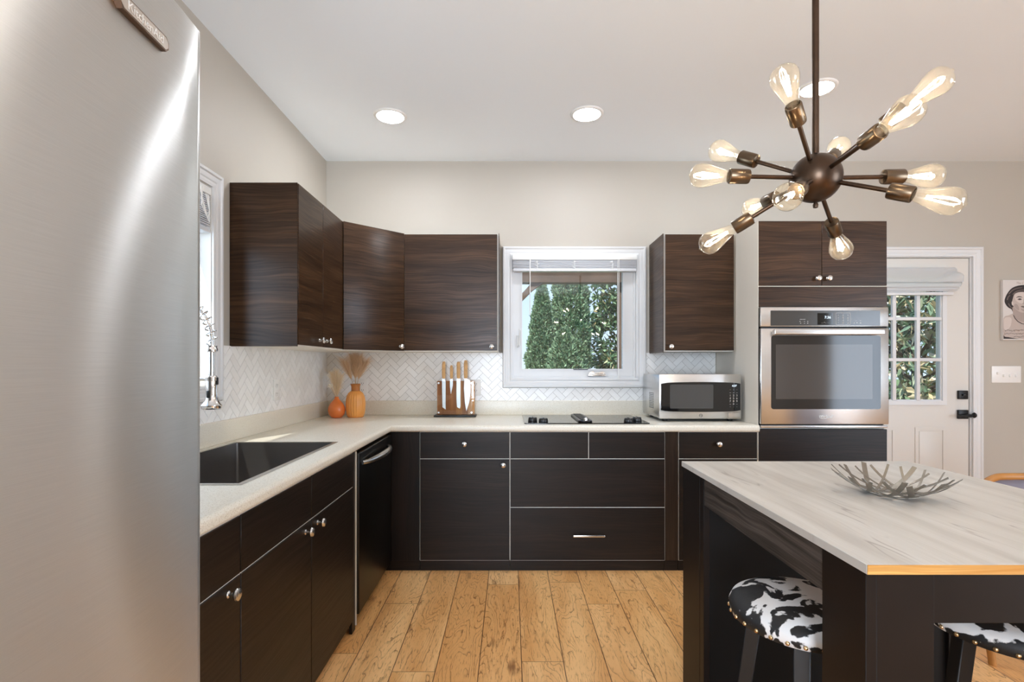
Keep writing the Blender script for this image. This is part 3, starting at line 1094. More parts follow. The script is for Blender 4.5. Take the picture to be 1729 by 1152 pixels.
def cabinet(name, label, run, u0, u1, z0, z1, depth, fronts, mat, cat='cabinet', group=None, kick=None, bottom_mat=None, sides=None, open_top=False, cu1=None):
    """hollow carcass with light front edges, slab fronts as parts, knobs as sub-parts.
    fronts: (part name, u0, u1, z0, z1, knob (u, z) or None, material)."""
    mid = (u0 + u1) / 2
    o = thing(name, label, cat, cpt(run, mid, 0.0, 0.0 if z0 < 0.2 else z0), group=group)
    b = MB()
    fu1, u1 = u1, (cu1 or u1)
    T = 0.016
    df = depth - 0.021                      # carcass front plane
    b.box(*cb(run, u0 + 0.0006, u0 + T, 0.002, df, z0, z1))
    b.box(*cb(run, u1 - T, u1 - 0.0006, 0.002, df, z0, z1))
    b.box(*cb(run, u0 + T, u1 - T, 0.002, df, z0, z0 + T))
    if not open_top:
        b.box(*cb(run, u0 + T, u1 - T, 0.002, df, z1 - T, z1))
    b.box(*cb(run, u0 + T, u1 - T, 0.002, 0.008, z0 + T, z1 - T))
    # light edge strips showing between the fronts
    us = sorted({round(f[1], 4) for f in fronts} | {round(f[2], 4) for f in fronts})
    g = 0.0022
    for f in fronts:
        a0, a1, c0, c1 = f[1], f[2], f[3], f[4]
        e = depth - 0.004
        for (q0, q1, r0, r1) in ((a0, a0 + g, c0, c1), (a1 - g, a1, c0, c1), (a0, a1, c0, c0 + g), (a0, a1, c1 - g, c1)):
            b.box(*cb(run, q0 + 0.0001, q1 - 0.0001, df - 0.012, e, r0 + 0.0001, r1 - 0.0001))
    b.build('carcass', M['carcass'], o)
    for f in fronts:
        nm, a0, a1, c0, c1, kn = f[:6]
        mt = f[6] if len(f) > 6 else mat
        fr = MB().box(*cb(run, a0 + g, a1 - g, df + 0.001, depth, c0 + g, c1 - g), 0.0012, 1).build(nm, mt, o)
        if kn:
            knob(fr, cpt(run, kn[0], depth - 0.0005, kn[1]), cax(run))
    if kick is not None:
        MB().box(*cb(run, u0 + 0.0005, u1 - 0.0005, kick - 0.016, kick, 0.0, z0 - 0.0005)).build('toe_kick', M['base_wood'], o)
    return o


BD = 0.625           # base depth with fronts (back run)
LBD = 0.602          # left run
BZ0, BZ1 = 0.063, 0.823
SPL = 0.668
W = M['base_wood']
# left run
cabinet('base_cabinet', 'dark wood base cabinet beside the refrigerator, one door under a drawer', 'l', 0.935, 1.352, BZ0, BZ1, LBD,
        [('drawer_front', 0.935, 1.352, SPL, BZ1, None), ('door', 0.935, 1.352, BZ0, SPL, (1.290, 0.640))], W, kick=0.55, group='dark base cabinets')
cabinet('base_cabinet', 'dark wood sink cabinet with two doors below false drawer fronts', 'l', 1.352, 2.322, BZ0, BZ1, LBD,
        [('drawer_front', 1.352, 1.833, SPL, BZ1, None), ('drawer_front', 1.833, 2.322, SPL, BZ1, None),
         ('door', 1.352, 1.833, BZ0, SPL, (1.775, 0.640)), ('door', 1.833, 2.322, BZ0, SPL, (1.885, 0.640))], W, kick=0.55, open_top=True, cu1=2.352, group='dark base cabinets')
o = thing('end_panel', 'narrow dark wood filler panel between sink cabinet and dishwasher', 'panel', cpt('l', 2.349, 0, 0))
MB().box(*cb('l', 2.3235, 2.368, LBD - 0.0205, LBD - 0.006, 0.001, BZ1), 0.001, 1).build('panel_board', M['shaded_wood_v'], o)
MB().box(*cb('l', 2.3685, 2.3745, LBD - 0.05, LBD - 0.001, 0.02, BZ1 - 0.004)).build('light_edge_strip', M['carcass'], o)

# dishwasher
dw = thing('dishwasher', 'black stainless dishwasher with a curved steel handle', 'dishwasher', cpt('l', 2.69, 0, 0))
MB().box(*cb('l', 2.378, 3.015, 0.03, LBD - 0.03, 0.09, BZ1 - 0.003)).build('tub', M['black_plastic'], dw)
b = MB()
b.box(*cb('l', 2.376, 3.017, LBD - 0.029, LBD + 0.010, 0.065, BZ1 - 0.012), 0.006, 3)
dwd = b.build('door', M['dark_steel'], dw)
b = MB()
hp = []
for k in range(17):
    t_ = k / 16
    hp.append((WL + LBD + 0.012 + 0.048 * math.sin(PI * t_) ** 0.6, 2.42 + 0.50 * t_, 0.758 + 0.004 * math.sin(PI * t_)))
b.tube(hp, [0.010 + 0.006 * math.sin(PI * k / 16) for k in range(17)], 12)
b.build('handle', M['steel'], dwd)
MB().box(*cb('l', 2.38, 3.013, 0.45, 0.545, 0.0, 0.0885)).build('toe_kick', M['black_plastic'], dw)

# back run
o = thing('base_cabinet', 'blind corner base cabinet with a plain dark front, right of dishwasher', 'cabinet', cpt('b', -0.62, 0, 0), group='dark base cabinets')
b = MB()
b.box(*cb('b', WL + 0.01, -0.537, 0.002, BD - 0.022, BZ0, BZ1 - 0.002)) if False else b.box(*cb('b', -0.690, -0.5375, 0.002, BD - 0.022, BZ0, BZ1 - 0.002))
b.build('carcass', M['carcass'], o)
MB().box(*cb('b', -0.706, -0.539, BD - 0.021, BD, BZ0, BZ1 - 0.001), 0.001, 1).build('front_panel', M['shaded_wood_v'], o)
MB().box(*cb('b', -0.74, -0.5375, BD - 0.034, BD - 0.014, 0, BZ0 - 0.001)).build('toe_kick', W, o)

cabinet('base_cabinet', 'dark wood base cabinet left of the cooktop, knobbed drawer above one door', 'b', -0.536, -0.004, BZ0, BZ1, BD,
        [('drawer_front', -0.536, -0.004, 0.664, BZ1, (-0.270, 0.753)), ('door', -0.536, -0.004, BZ0, 0.664, (-0.043, 0.630))], W, kick=BD - 0.014, group='dark base cabinets')
gcab = cabinet('base_cabinet', 'wide dark drawer cabinet under the cooktop with one bar handle', 'b', -0.003, 0.912, BZ0, BZ1, BD,
               [('drawer_front', -0.003, 0.461, 0.664, BZ1, None), ('drawer_front', 0.461, 0.912, 0.664, BZ1, None),
                ('drawer_front', -0.003, 0.912, 0.377, 0.664, None), ('drawer_front', -0.003, 0.912, BZ0, 0.377, None)], W, kick=BD - 0.014, group='dark base cabinets')
bot = [c for c in gcab.children if c.name.startswith('drawer_front')][-1]
b = MB()
b.box(0.366, 0.552, WB - BD - 0.036, WB - BD - 0.024, 0.211, 0.224, 0.003)
for x in (0.395, 0.523):
    b.lathe([(0.005, 0), (0.005, 0.027)], 10, (x, WB - BD + 0.0005, 0.2175), (0, -1, 0))
b.build('bar_handle', M['nickel'], bot)
o = thing('filler_panel', 'narrow vertical dark wood filler right of the wide drawer cabinet', 'panel', cpt('b', 0.95, 0, 0))
MB().box(*cb('b', 0.9135, 0.989, BD - 0.060, BD, 0.064, BZ1), 0.001, 1).build('panel_board', M['wood_v'], o)
MB().box(*cb('b', 0.9135, 0.989, BD - 0.034, BD - 0.014, 0, 0.0635)).build('toe_kick', W, o)
cabinet('base_cabinet', 'dark wood base cabinet under the microwave with a knobbed drawer', 'b', 0.992, 1.457, BZ0, BZ1, BD,
        [('drawer_front', 0.992, 1.457, 0.664, BZ1, (1.225, 0.753)), ('door', 0.992, 1.457, BZ0, 0.664, (1.04, 0.63))], M['base_wood'], kick=BD - 0.014, group='dark base cabinets')

# tall oven cabinet
OX0, OX1 = 1.460, 2.222
oc = thing('oven_cabinet', 'tall dark wood cabinet holding the wall oven', 'cabinet', cpt('b', 1.84, 0, 0))
b = MB()
D = BD - 0.021
for x0, x1 in ((OX0, OX0 + 0.004), (OX1 - 0.004, OX1)):
    pass
b.box(*cb('b', OX0 + 0.0005, OX0 + 0.006, 0.002, D, 0.0, 2.066))
b.box(*cb('b', OX1 - 0.006, OX1, 0.002, D, 0.0, 2.066))
for z in (0.063, 0.846, 1.565, 2.052):
    b.box(*cb('b', OX0 + 0.006, OX1 - 0.006, 0.002, D - 0.002, z - 0.006, z + 0.006))
b.box(*cb('b', OX0 + 0.006, OX1 - 0.006, 0.002, 0.008, 0.07, 2.046))
b.box(*cb('b', OX0 + 0.0006, OX1 - 0.001, D - 0.01, BD - 0.003, 1.6815, 1.6855))
b.box(*cb('b', OX0 + 0.0006, OX0 + 0.003, D - 0.01, BD - 0.001, 0.07, 2.066))
b.build('carcass', M['cream_panel'], oc)
SX = 1.837
for (a0, a1, kx) in ((OX0 + 0.003, SX, 1.808), (SX, OX1, 1.870)):
    dr = MB().box(*cb('b', a0 + 0.001, a1 - 0.0015, D + 0.001, BD, 1.687, 2.068), 0.0012, 1).build('door', M['wood'], oc)
    knob(dr, (kx, WB - BD + 0.0005, 1.728), (0, -1, 0))
MB().box(*cb('b', OX0 + 0.004, OX1, D + 0.001, BD, 1.562, 1.680), 0.0012, 1).build('filler_board', M['wood'], oc)
MB().box(*cb('b', OX0 + 0.004, OX1, D + 0.001, BD, 0.40, 0.838), 0.0012, 1).build('drawer_front', M['base_wood'], oc)
MB().box(*cb('b', OX0 + 0.004, OX1, D + 0.001, BD, 0.065, 0.397), 0.0012, 1).build('drawer_front', M['base_wood'], oc)
MB().box(*cb('b', OX0 + 0.007, OX1 - 0.007, BD - 0.04, BD - 0.024, 0.001, 0.056)).build('toe_kick', W, oc)

# wall cabinets
UD = 0.330
UW = M['wood']
ug = 'dark wall cabinets'
LUD = 0.320
LU0, LUS, LU1 = 2.405, 2.722, 3.045
lc = cabinet('wall_cabinet', 'dark wood double door wall cabinet beside the sink window', 'l', LU0, LU1, UZ0, UZ1, LUD,
             [('door', LU0, LUS, UZ0 + 0.004, UZ1, (2.668, 1.346)), ('door', LUS, LU1, UZ0 + 0.004, UZ1, (2.775, 1.346))], UW, group=ug)
MB().box(*cb('l', LU0 - 0.004, LU0 + 0.0004, 0.001, LUD - 0.003, UZ0 - 0.002, UZ1), 0.0008, 1).build('side_panel', UW, lc)
# corner wall cabinet, diagonal door
cc = thing('wall_cabinet', 'dark wood corner wall cabinet with a diagonal door', 'cabinet', (WL + 0.2, WB - 0.2, UZ0), group=ug)
A0 = (WL + LUD - 0.006, 3.048)
A1 = (-0.693, WB - UD + 0.004)
foot = [(WL + 0.002, WB - 0.002), (WL + 0.002, 3.0475), (A0[0] - 0.012, 3.0475), (A1[0] - 0.0008, A1[1] + 0.013), (A1[0] - 0.0008, WB - 0.002)]
MB().prism(foot, lambda a, c, d: (a, c, d), UZ0, UZ1).build('carcass', M['carcass'], cc)
dv = Vector((A1[0] - A0[0], A1[1] - A0[1])).normalized()
nv = Vector((dv.y, -dv.x))
q0, q1 = Vector(A0) + dv * 0.003, Vector(A1) - dv * 0.003
qs = [q0, q1, q1 + nv * 0.019, q0 + nv * 0.019]
qs = [v - nv * 0.006 for v in qs]
cd = MB().prism([(v.x, v.y) for v in qs], lambda a, c, d: (a, c, d), UZ0 + 0.004, UZ1, bev=0.001).build('door', UW, cc)
kp = q0 + (q1 - q0) * 0.925 + nv * 0.0125
knob(cd, (kp.x, kp.y, 1.338), (nv.x, nv.y, 0))
bc = cabinet('wall_cabinet', 'dark wood single door wall cabinet left of the cooktop window', 'b', -0.690, -0.076, UZ0, UZ1, UD,
             [('door', -0.690, -0.084, UZ0 + 0.004, UZ1, (-0.122, 1.338))], UW, group=ug)
MB().box(*cb('b', -0.0764, -0.0724, 0.001, UD + 0.002, UZ0 - 0.002, UZ1 + 0.002), 0.0008, 1).build('side_panel', UW, bc)
rc = cabinet('wall_cabinet', 'dark wood wall cabinet above the microwave', 'b', 0.990, 1.449, UZ0, UZ1, UD,
             [('door', 1.000, 1.449, UZ0 + 0.004, UZ1, (1.035, 1.338))], UW, group=ug)
MB().box(*cb('b', 0.986, 0.9902, 0.001, UD + 0.002, UZ0 - 0.006, UZ1 + 0.002), 0.0008, 1).build('side_panel', UW, rc)

# ------------------------------------------------------------------ worktop with upstand and sink cut-out
SINK = (-1.245, -0.795, 1.512, 2.337)
CX, CY = -0.696, 3.012
b = MB()
xs = {WL + 0.002, CX, 1.457, SINK[0], SINK[1]}
ys = {0.93, CY, WB - 0.002, SINK[2], SINK[3]}
b.slab(xs, ys, lambda x, y: (x > CX and y < CY) or (SINK[0] < x < SINK[1] and SINK[2] < y < SINK[3]), lambda x, y, d: (x, y, d), CT - 0.040, CT)
edges = [e for e in b.bm.edges if all(abs(v.co.x - CX) < 1e-4 and v.co.y < CY + 1e-3 for v in e.verts) and abs(e.verts[0].co.z - e.verts[1].co.z) < 1e-5]
edges += [e for e in b.bm.edges if all(abs(v.co.y - CY) < 1e-4 and v.co.x > CX - 1e-3 for v in e.verts) and abs(e.verts[0].co.z - e.verts[1].co.z) < 1e-5]
bmesh.ops.bevel(b.bm, geom=list(set(edges)), offset=0.0145, segments=5, affect='EDGES', profile=0.5, clamp_overlap=True)
ct = b.build('worktop', M['counter'])
tag(ct, 'L shaped speckled beige laminate worktop with a rounded front edge', 'worktop')
b = MB()
b.box(WL + 0.001, WL + 0.019, 0.93, WB - 0.0195, CT - 0.0002, CURB, 0.004, 3)
b.box(WL + 0.001, 1.457, WB - 0.019, WB - 0.001, CT - 0.0002, CURB, 0.004, 3)
b.build('upstand', M['counter'], ct)

# sink
sk = thing('sink', 'large rectangular dark stainless steel sink let into the worktop', 'sink', (-1.02, 1.925, CT))
b = MB()
ring(b, SINK[0] - 0.010, SINK[1] + 0.010, SINK[2] - 0.010, SINK[3] + 0.010, SINK[0] + 0.006, SINK[1] - 0.006, SINK[2] + 0.006, SINK[3] - 0.006,
     lambda u, v, d: (u, v, d), CT + 0.0003, CT + 0.0022)
b.build('rim', M['steel'], sk)
b = MB()
x0, x1, y0, y1 = SINK[0] + 0.006, SINK[1] - 0.006, SINK[2] + 0.006, SINK[3] - 0.006
zb = CT - 0.21
e = bmesh.new()
vs = [e.verts.new(v) for v in ((x0, y0, CT), (x1, y0, CT), (x1, y1, CT), (x0, y1, CT), (x0, y0, zb), (x1, y0, zb), (x1, y1, zb), (x0, y1, zb))]
for f in ((0, 1, 5, 4), (1, 2, 6, 5), (2, 3, 7, 6), (3, 0, 4, 7), (4, 5, 6, 7)):
    e.faces.new([vs[i] for i in f])
eb = [ed for ed in e.edges if not (ed.verts[0].co.z > CT - 1e-4 and ed.verts[1].co.z > CT - 1e-4)]
bmesh.ops.bevel(e, geom=eb, offset=0.012, segments=3, affect='EDGES', profile=0.5)
bmesh.ops.recalc_face_normals(e, faces=e.faces)
for f in e.faces:
    f.normal_flip() if f.normal.z < -0.5 else None
bmesh.ops.solidify(e, geom=e.faces[:], thickness=0.0012)
b._join(e, 0)
bowl = b.build('basin', M['sink_steel'], sk)
MB().lathe([(0.045, 0), (0.045, 0.003), (0.03, 0.004), (0.028, 0.001), (0, 0.001)], 24, (-1.06, 1.925, zb + 0.0018)).build('drain', M['steel'], bowl)

# faucet
fx, fy = WL + 0.036, 1.85
fc = thing('kitchen_faucet', 'chrome spring neck kitchen faucet with a pull down spray head', 'faucet', (fx, fy, CT))
b = MB()
b.lathe([(0.0, 0), (0.0165, 0), (0.0165, 0.008), (0.014, 0.012), (0.014, 0.16), (0.011, 0.165), (0.009, 0.45), (0, 0.45)], 20, (fx, fy, CT))
b.build('post', M['chrome'], fc)
hx = P(357, 600, 1.85).x
arc = []
for k in range(25):
    a = PI - PI * k / 24
    arc.append(Vector(((fx + hx) / 2 + (hx - fx) / 2 * math.cos(a), fy, 1.31 + 0.125 * math.sin(a))))
arc += [Vector((hx, fy, 1.28))]
b = MB()
b.tube(arc, 0.006, 10)
b.tube([(hx, fy, 1.285), (hx, fy, 1.16)], 0.0095, 14)
b.build('hose', M['chrome'], fc)
b = MB()
helix = []
N = 520
turns = 17
for k in range(N):
    t_ = k / (N - 1) * (len(arc) - 1.001)
    i = int(t_)
    p0 = arc[i].lerp(arc[i + 1], t_ - i)
    tg = (arc[i + 1] - arc[i]).normalized()
    n1 = Vector((0, 1, 0))
    n2 = tg.cross(n1)
    a = 2 * PI * turns * k / (N - 1)
    helix.append(p0 + (n1 * math.cos(a) + n2 * math.sin(a)) * 0.0165)
b.tube(helix, 0.0024, 6)
b.build('spring', M['chrome'], fc)
b = MB()
b.lathe([(0, 0), (0.014, 0), (0.0205, 0.003), (0.0205, 0.012), (0.018, 0.016), (0.018, 0.024), (0, 0.024)], 20, (hx, fy, 1.262))
b.build('collar', M['chrome'], fc)
b = MB()
b.lathe([(0, 0.0), (0.032, 0.0), (0.034, 0.004), (0.034, 0.014), (0.029, 0.020), (0.0215, 0.032), (0.0195, 0.06), (0.0195, 0.115), (0.0165, 0.12), (0, 0.12)], 28, (hx, fy, 1.058))
sh = b.build('spray_head', M['chrome'], fc)
MB().box(hx - 0.006, hx + 0.007, fy - 0.0225, fy - 0.0175, 1.098, 1.125, 0.003).build('spray_button', M['black_plastic'], sh)
MB().box(hx + 0.0175, hx + 0.024, fy - 0.006, fy + 0.006, 1.145, 1.172, 0.003).build('mode_switch', M['black_plastic'], sh)
b = MB()
b.tube([(fx, fy, 1.166), (hx - 0.017, fy, 1.166)], 0.0065, 12)
b.lathe([(0.022, 0), (0.022, 0.012), (0.0185, 0.012), (0.0185, 0.0), (0.022, 0)], 20, (hx, fy, 1.160))
b.build('holder_arm', M['chrome'], fc)
b = MB()
b.tube([(fx + 0.012, fy, CT + 0.08), (fx + 0.04, fy - 0.02, CT + 0.09), (fx + 0.07, fy - 0.05, CT + 0.12)], [0.008, 0.006, 0.005], 10)
b.build('lever', M['chrome'], fc)


# ------------------------------------------------------------------ refrigerator
FX = -0.531
fr = thing('refrigerator', 'tall brushed stainless refrigerator with bowed doors', 'refrigerator', (-0.93, 0.43, 0))
b = MB()
b.box(WL + 0.02, FX - 0.045, -0.028, 0.886, 0.03, 1.765, 0.004)
b.box(WL + 0.05, FX - 0.08, 0.0, 0.86, 0.0, 0.03)
b.build('body', M['fridge_side'], fr)


def fridge_wave(y, z):
    """slight oil-canning of the door sheet"""
    t = z - 1.2
    s_ = 0.25 * (t / 0.55) ** 2 if t > 0 else 0.09 * (t / 0.45) ** 2
    q = y - 0.60 - min(s_, 0.35)
    return 0.0021 * math.sin(14 * q) + 0.0004 * math.sin(31 * q + 0.6)


def fridge_door(y0, y1):
    b = MB()
    yc, half, sag = 0.43, 0.46, 0.022

    def surf(u, v):
        y = y0 + (y1 - y0) * u
        z = 0.06 + 1.726 * v
        e = min(y - y0, y1 - y, z - 0.06, 1.786 - z)
        k = min(1.0, max(0.0, e) / 0.06)
        k = k * k * (3 - 2 * k)
        x = FX + sag * (1 - ((y - yc) / half) ** 2) + fridge_wave(y, z) * k
        if e < 0.0025:
            x -= 0.0025
        return (x, y, z)
    n = 60
    us = [0, 0.004] + [k / n for k in range(1, n)] + [0.996, 1]
    vs = [0, 0.001] + [k / 50 for k in range(1, 50)] + [0.999, 1]
    G = [[b.bm.verts.new(surf(u, v)) for v in vs] for u in us]
    for a in range(len(us) - 1):
        for c in range(len(vs) - 1):
            b.bm.faces.new((G[a][c], G[a + 1][c], G[a + 1][c + 1], G[a][c + 1]))
    rim = [G[a][0] for a in range(len(us))] + [G[-1][c] for c in range(1, len(vs))] + [G[a][-1] for a in range(len(us) - 2, -1, -1)] + [G[0][c] for c in range(len(vs) - 2, 0, -1)]
    back = [b.bm.verts.new((FX - 0.042, v.co.y, v.co.z)) for v in rim]
    m_ = len(rim)
    for k in range(m_):
        b.bm.faces.new((rim[k], rim[(k + 1) % m_], back[(k + 1) % m_], back[k]))
    b.bm.faces.new(back)
    bmesh.ops.recalc_face_normals(b.bm, faces=b.bm.faces)
    return b


uvf = lambda co: (co.y, co.z)
near = fridge_door(-0.026, 0.426).build('door', M['fridge_steel'], fr, uv=uvf)
far = fridge_door(0.432, 0.884).build('door', M['fridge_steel'], fr, uv=uvf)
for dd, y in ((near, 0.352), (far, 0.395)):
    pass
b = MB()
for y in (0.36,):
    b.tube([(FX + 0.07, y, 0.75), (FX + 0.075, y, 1.0), (FX + 0.075, y, 1.3), (FX + 0.07, y, 1.55)], 0.011, 12)
    for z in (0.78, 1.52):
        b.tube([(FX + 0.026, y, z), (FX + 0.07, y, z)], 0.008, 10)
b.build('handle', M['steel'], near)
b = MB()
MB().box(FX - 0.10, FX - 0.05, 0.0, 0.86, 0.005, 0.055).build('base_grille', M['black_plastic'], fr)


def fridge_x(y):
    return FX + 0.022 * (1 - ((y - 0.43) / 0.46) ** 2)


by0, by1 = 0.672, 0.775
slope = math.atan2(fridge_x(by1) - fridge_x(by0), by1 - by0)
rdir = Vector((math.sin(slope), math.cos(slope), 0))
ndir = Vector((math.cos(slope), -math.sin(slope), 0))
bz = 1.694
bcn = Vector((fridge_x((by0 + by1) / 2) + 0.0022, (by0 + by1) / 2, bz))
hl, hh = 0.053, 0.0110
pts = [(-hl + 0.006, -hh), (hl - 0.006, -hh), (hl, -hh + 0.006), (hl, hh - 0.006), (hl - 0.006, hh), (-hl + 0.006, hh), (-hl, hh - 0.006), (-hl, -hh + 0.006)]
fbadge = lambda a, c, d: tuple(bcn + rdir * a + Vector((0, 0, c)) + ndir * d)
bd = MB().prism(pts, fbadge, -0.0045, 0.004).build('badge', M['dark_badge'], far)
MB().prism([(a * 0.955, c * 0.82) for a, c in pts], fbadge, 0.004, 0.0046).build('badge_face', M['badge_face'], far)
text('badge_lettering', 'KitchenAid', 0.0172, M['white_plastic'], far, bcn + ndir * 0.0048, rdir, (0, 0, 1))

# ------------------------------------------------------------------ wall oven
ov = thing('wall_oven', 'built in stainless wall oven with a dark glass door', 'oven', (1.84, WB - 0.3, 0.87))
OY = 3.020
ox0, ox1 = 1.4655, 2.2155
MB().box(ox0 + 0.01, ox1 - 0.012, WB - BD + 0.010, WB - 0.05, 0.856, 1.556).build('oven_body', M['black_metal'], ov)
cz0 = P(0, 551.5, OY).z
b = MB()
b.box(ox0, ox1, OY, WB - BD - 0.0008, cz0, 1.5575, 0.002)
cp = b.build('control_panel', M['steel'], ov)
b = MB()
cx0, cx1 = P(1301, 0, OY).x, P(1486, 0, OY).x
b.box(cx0, cx1, OY - 0.0016, OY - 0.0001, cz0 + 0.004, P(0, 524.5, OY).z, 0.0007, 1)
b.build('control_glass', M['control_glass'], cp)
b = MB()
dx0, dx1 = P(1380, 0, OY).x, P(1405.5, 0, OY).x
b.box(dx0, dx1, OY - 0.0024, OY - 0.0017, P(0, 548.5, OY).z, P(0, 529, OY).z)
b.build('display', M['black_glass'], cp)
R, U = (1, 0, 0), (0, 0, 1)
text('display_digits', '7:36', 0.022, M['display'], cp, P(1397, 536.3, OY) + Vector((0, -0.0030, 0)), R, U)
text('display_icons', '- \u00b7 \u00b0 -  \u00b7 \u00b7', 0.013, M['grey_text'], cp, P(1393, 545.5, OY) + Vector((0, -0.0030, 0)), R, U)
b = MB()
for ri, rowv in enumerate((('1', '2', '3'), ('4', '5', '6'), ('7', '8', '9'), ('*', '0', '#'))):
    for ci, ch in enumerate(rowv):
        text('keypad_digit', ch, 0.0135, M['grey_text'], cp, P(1415 + 8 * ci, 532.8 + 4.3 * ri, OY) + Vector((0, -0.0022, 0)), R, U)
kx0, kx1, kz0, kz1 = P(1411, 0, OY).x, P(1435.5, 0, OY).x, P(0, 548.6, OY).z, P(0, 528.4, OY).z
b = MB()
ring(b, kx0, kx1, kz0, kz1, kx0 + 0.0012, kx1 - 0.0012, kz0 + 0.0012, kz1 - 0.0012, lambda u, v, d: (u, OY - d, v), 0.0017, 0.0021)
b.build('keypad_border', M['grey_text'], cp)
b = MB()
for (px, py, w, h) in ((1352.5, 539.4, 4.5, .5), (1357.5, 539.4, 4.5, .5), (1350.5, 543, 1.4, .8), (1358, 543, 1.6, .5), (1363.5, 543, 1.5, .8), (1351.5, 546, 1.3, .8), (1358, 546.2, 1.6, .5), (1363.5, 546, 1.4, .9),
                       (1445, 542, 1.8, .6), (1452.5, 542, 2.3, .6), (1442, 545.5, 1.3, 1.2), (1446.5, 545.2, 1.2, 1.2), (1452.5, 545.5, 2.2, 1.0)):
    p = P(px, py, OY)
    k = OY / F_PX / 2
    b.box(p.x - w * k, p.x + w * k, OY - 0.0021, OY - 0.0017, p.z - h * k, p.z + h * k)
    if px == 1363.5 and py == 546:
        b.build('mode_markings', M['grey_text'], cp)
        b = MB()
b.build('timer_markings', M['grey_text'], cp)
# door
DZ0, DZ1o = P(0, 716.5, OY).z, P(0, 554.5, OY).z
b = MB()
b.box(ox0, ox1, OY - 0.004, WB - BD - 0.0008, DZ0, DZ1o, 0.004)
od = b.build('door', M['steel'], ov)
gx_0, gx_1 = P(1301.5, 0, OY).x, P(1486, 0, OY).x
gz_0, gz_1 = P(0, 691, OY).z, P(0, 567, OY).z
b = MB()
fo = lambda u, v, d: (u, OY - 0.004 - d, v)


def rrect(x0, x1, z0, z1, r, n=5):
    pts = []
    for (cx, cz, a0) in ((x1 - r, z1 - r, 0), (x0 + r, z1 - r, 90), (x0 + r, z0 + r, 180), (x1 - r, z0 + r, 270)):
        for k in range(n + 1):
            a = math.radians(a0 + 90 * k / n)
            pts.append((cx + r * math.cos(a), cz + r * math.sin(a)))
    return pts


b.prism(rrect(gx_0, gx_1, gz_0, gz_1, 0.014), fo, 0.0001, 0.0018)
b.build('door_glass', M['oven_glass'], od)
b = MB()
b.prism(rrect(P(1309, 0, OY).x, P(1472, 0, OY).x, P(0, 674, OY).z, P(0, 582, OY).z, 0.004), fo, 0.0019, 0.0023)
b.build('window', M['oven_inner'], od)
b = MB()
hz = P(0, 561, OY).z
b.box(gx_0 + 0.0, gx_1, OY - 0.045, OY - 0.030, hz - 0.017, hz + 0.016, 0.005, 3)
for x in (gx_0 + 0.02, gx_1 - 0.02):
    b.box(x - 0.012, x + 0.012, OY - 0.031, OY - 0.0038, hz - 0.012, hz + 0.012, 0.002)
b.build('handle', M['steel'], od)
text('lettering', 'Whirlpool', 0.0235, M['white_plastic'], od, P(1393, 703.5, OY) + Vector((0, -0.0045, 0)), R, U, shear=0.25, stretch=0.82)
b = MB()
pc = P(1393, 703.3, OY)
el = [(pc.x + 0.038 * math.cos(a), OY - 0.0048, pc.z + 0.012 * math.sin(a) + 0.004 * math.cos(a)) for a in [math.radians(k * 12 - 150) for k in range(15)]]
b.tube(el, 0.0010, 5)
b.build('swoosh_ring', M['white_plastic'], od)
MB().box(P(1327, 0, OY).x, P(1340, 0, OY).x, OY - 0.0066, OY - 0.0060, P(0, 585, OY).z, P(0, 567.5, OY).z) if False else None
MB().box(ox0 + 0.002, ox1 - 0.004, OY + 0.0005, WB - BD - 0.0008, 0.8500, DZ0 - 0.008, 0.002).build('lower_trim', M['steel'], ov)
MB().box(ox0 + 0.006, ox1 - 0.006, OY + 0.006, WB - BD - 0.0008, DZ1o + 0.0006, cz0 - 0.0006).build('vent_gap', M['rubber'], ov)

# ------------------------------------------------------------------ cooktop
ck = thing('cooktop', 'dark glass electric cooktop with a centre vent, set in the worktop', 'cooktop', (0.455, 3.33, CT))
b = MB()
b.prism(rrect(0.083, 0.834, 3.075, 3.595, 0.012), lambda a, c, d: (a, c, d), CT + 0.0006, CT + 0.0066)
b.build('glass_top', M['black_glass'], ck)
b = MB()
b.prism(rrect(0.413, 0.497, 3.10, 3.56, 0.035, 6), lambda a, c, d: (a, c, d), CT + 0.0068, CT + 0.017, bev=0.003)
for k in range(16):
    y = 3.15 + k * 0.025
    b.box(0.430, 0.480, y, y + 0.012, CT + 0.0172, CT + 0.0205, 0.001, 1)
b.build('vent_grille', M['dark_steel'], ck)
for x, y in ((0.137, 3.19), (0.20, 3.135), (0.718, 3.135), (0.785, 3.20)):
    MB().lathe([(0, 0), (0.028, 0), (0.029, 0.004), (0.026, 0.020), (0.023, 0.023), (0, 0.023)], 22, (x, y, CT + 0.0068)).box(x - 0.003, x + 0.003, y - 0.024, y + 0.024, CT + 0.029, CT + 0.033, 0.001).build('knob', M['black_plastic'], ck)
MB().lathe([(0, 0), (0.014, 0), (0.014, 0.012), (0.010, 0.016), (0, 0.016)], 16, (0.455, 3.118, CT + 0.0172)).build('vent_knob', M['nickel'], ck)

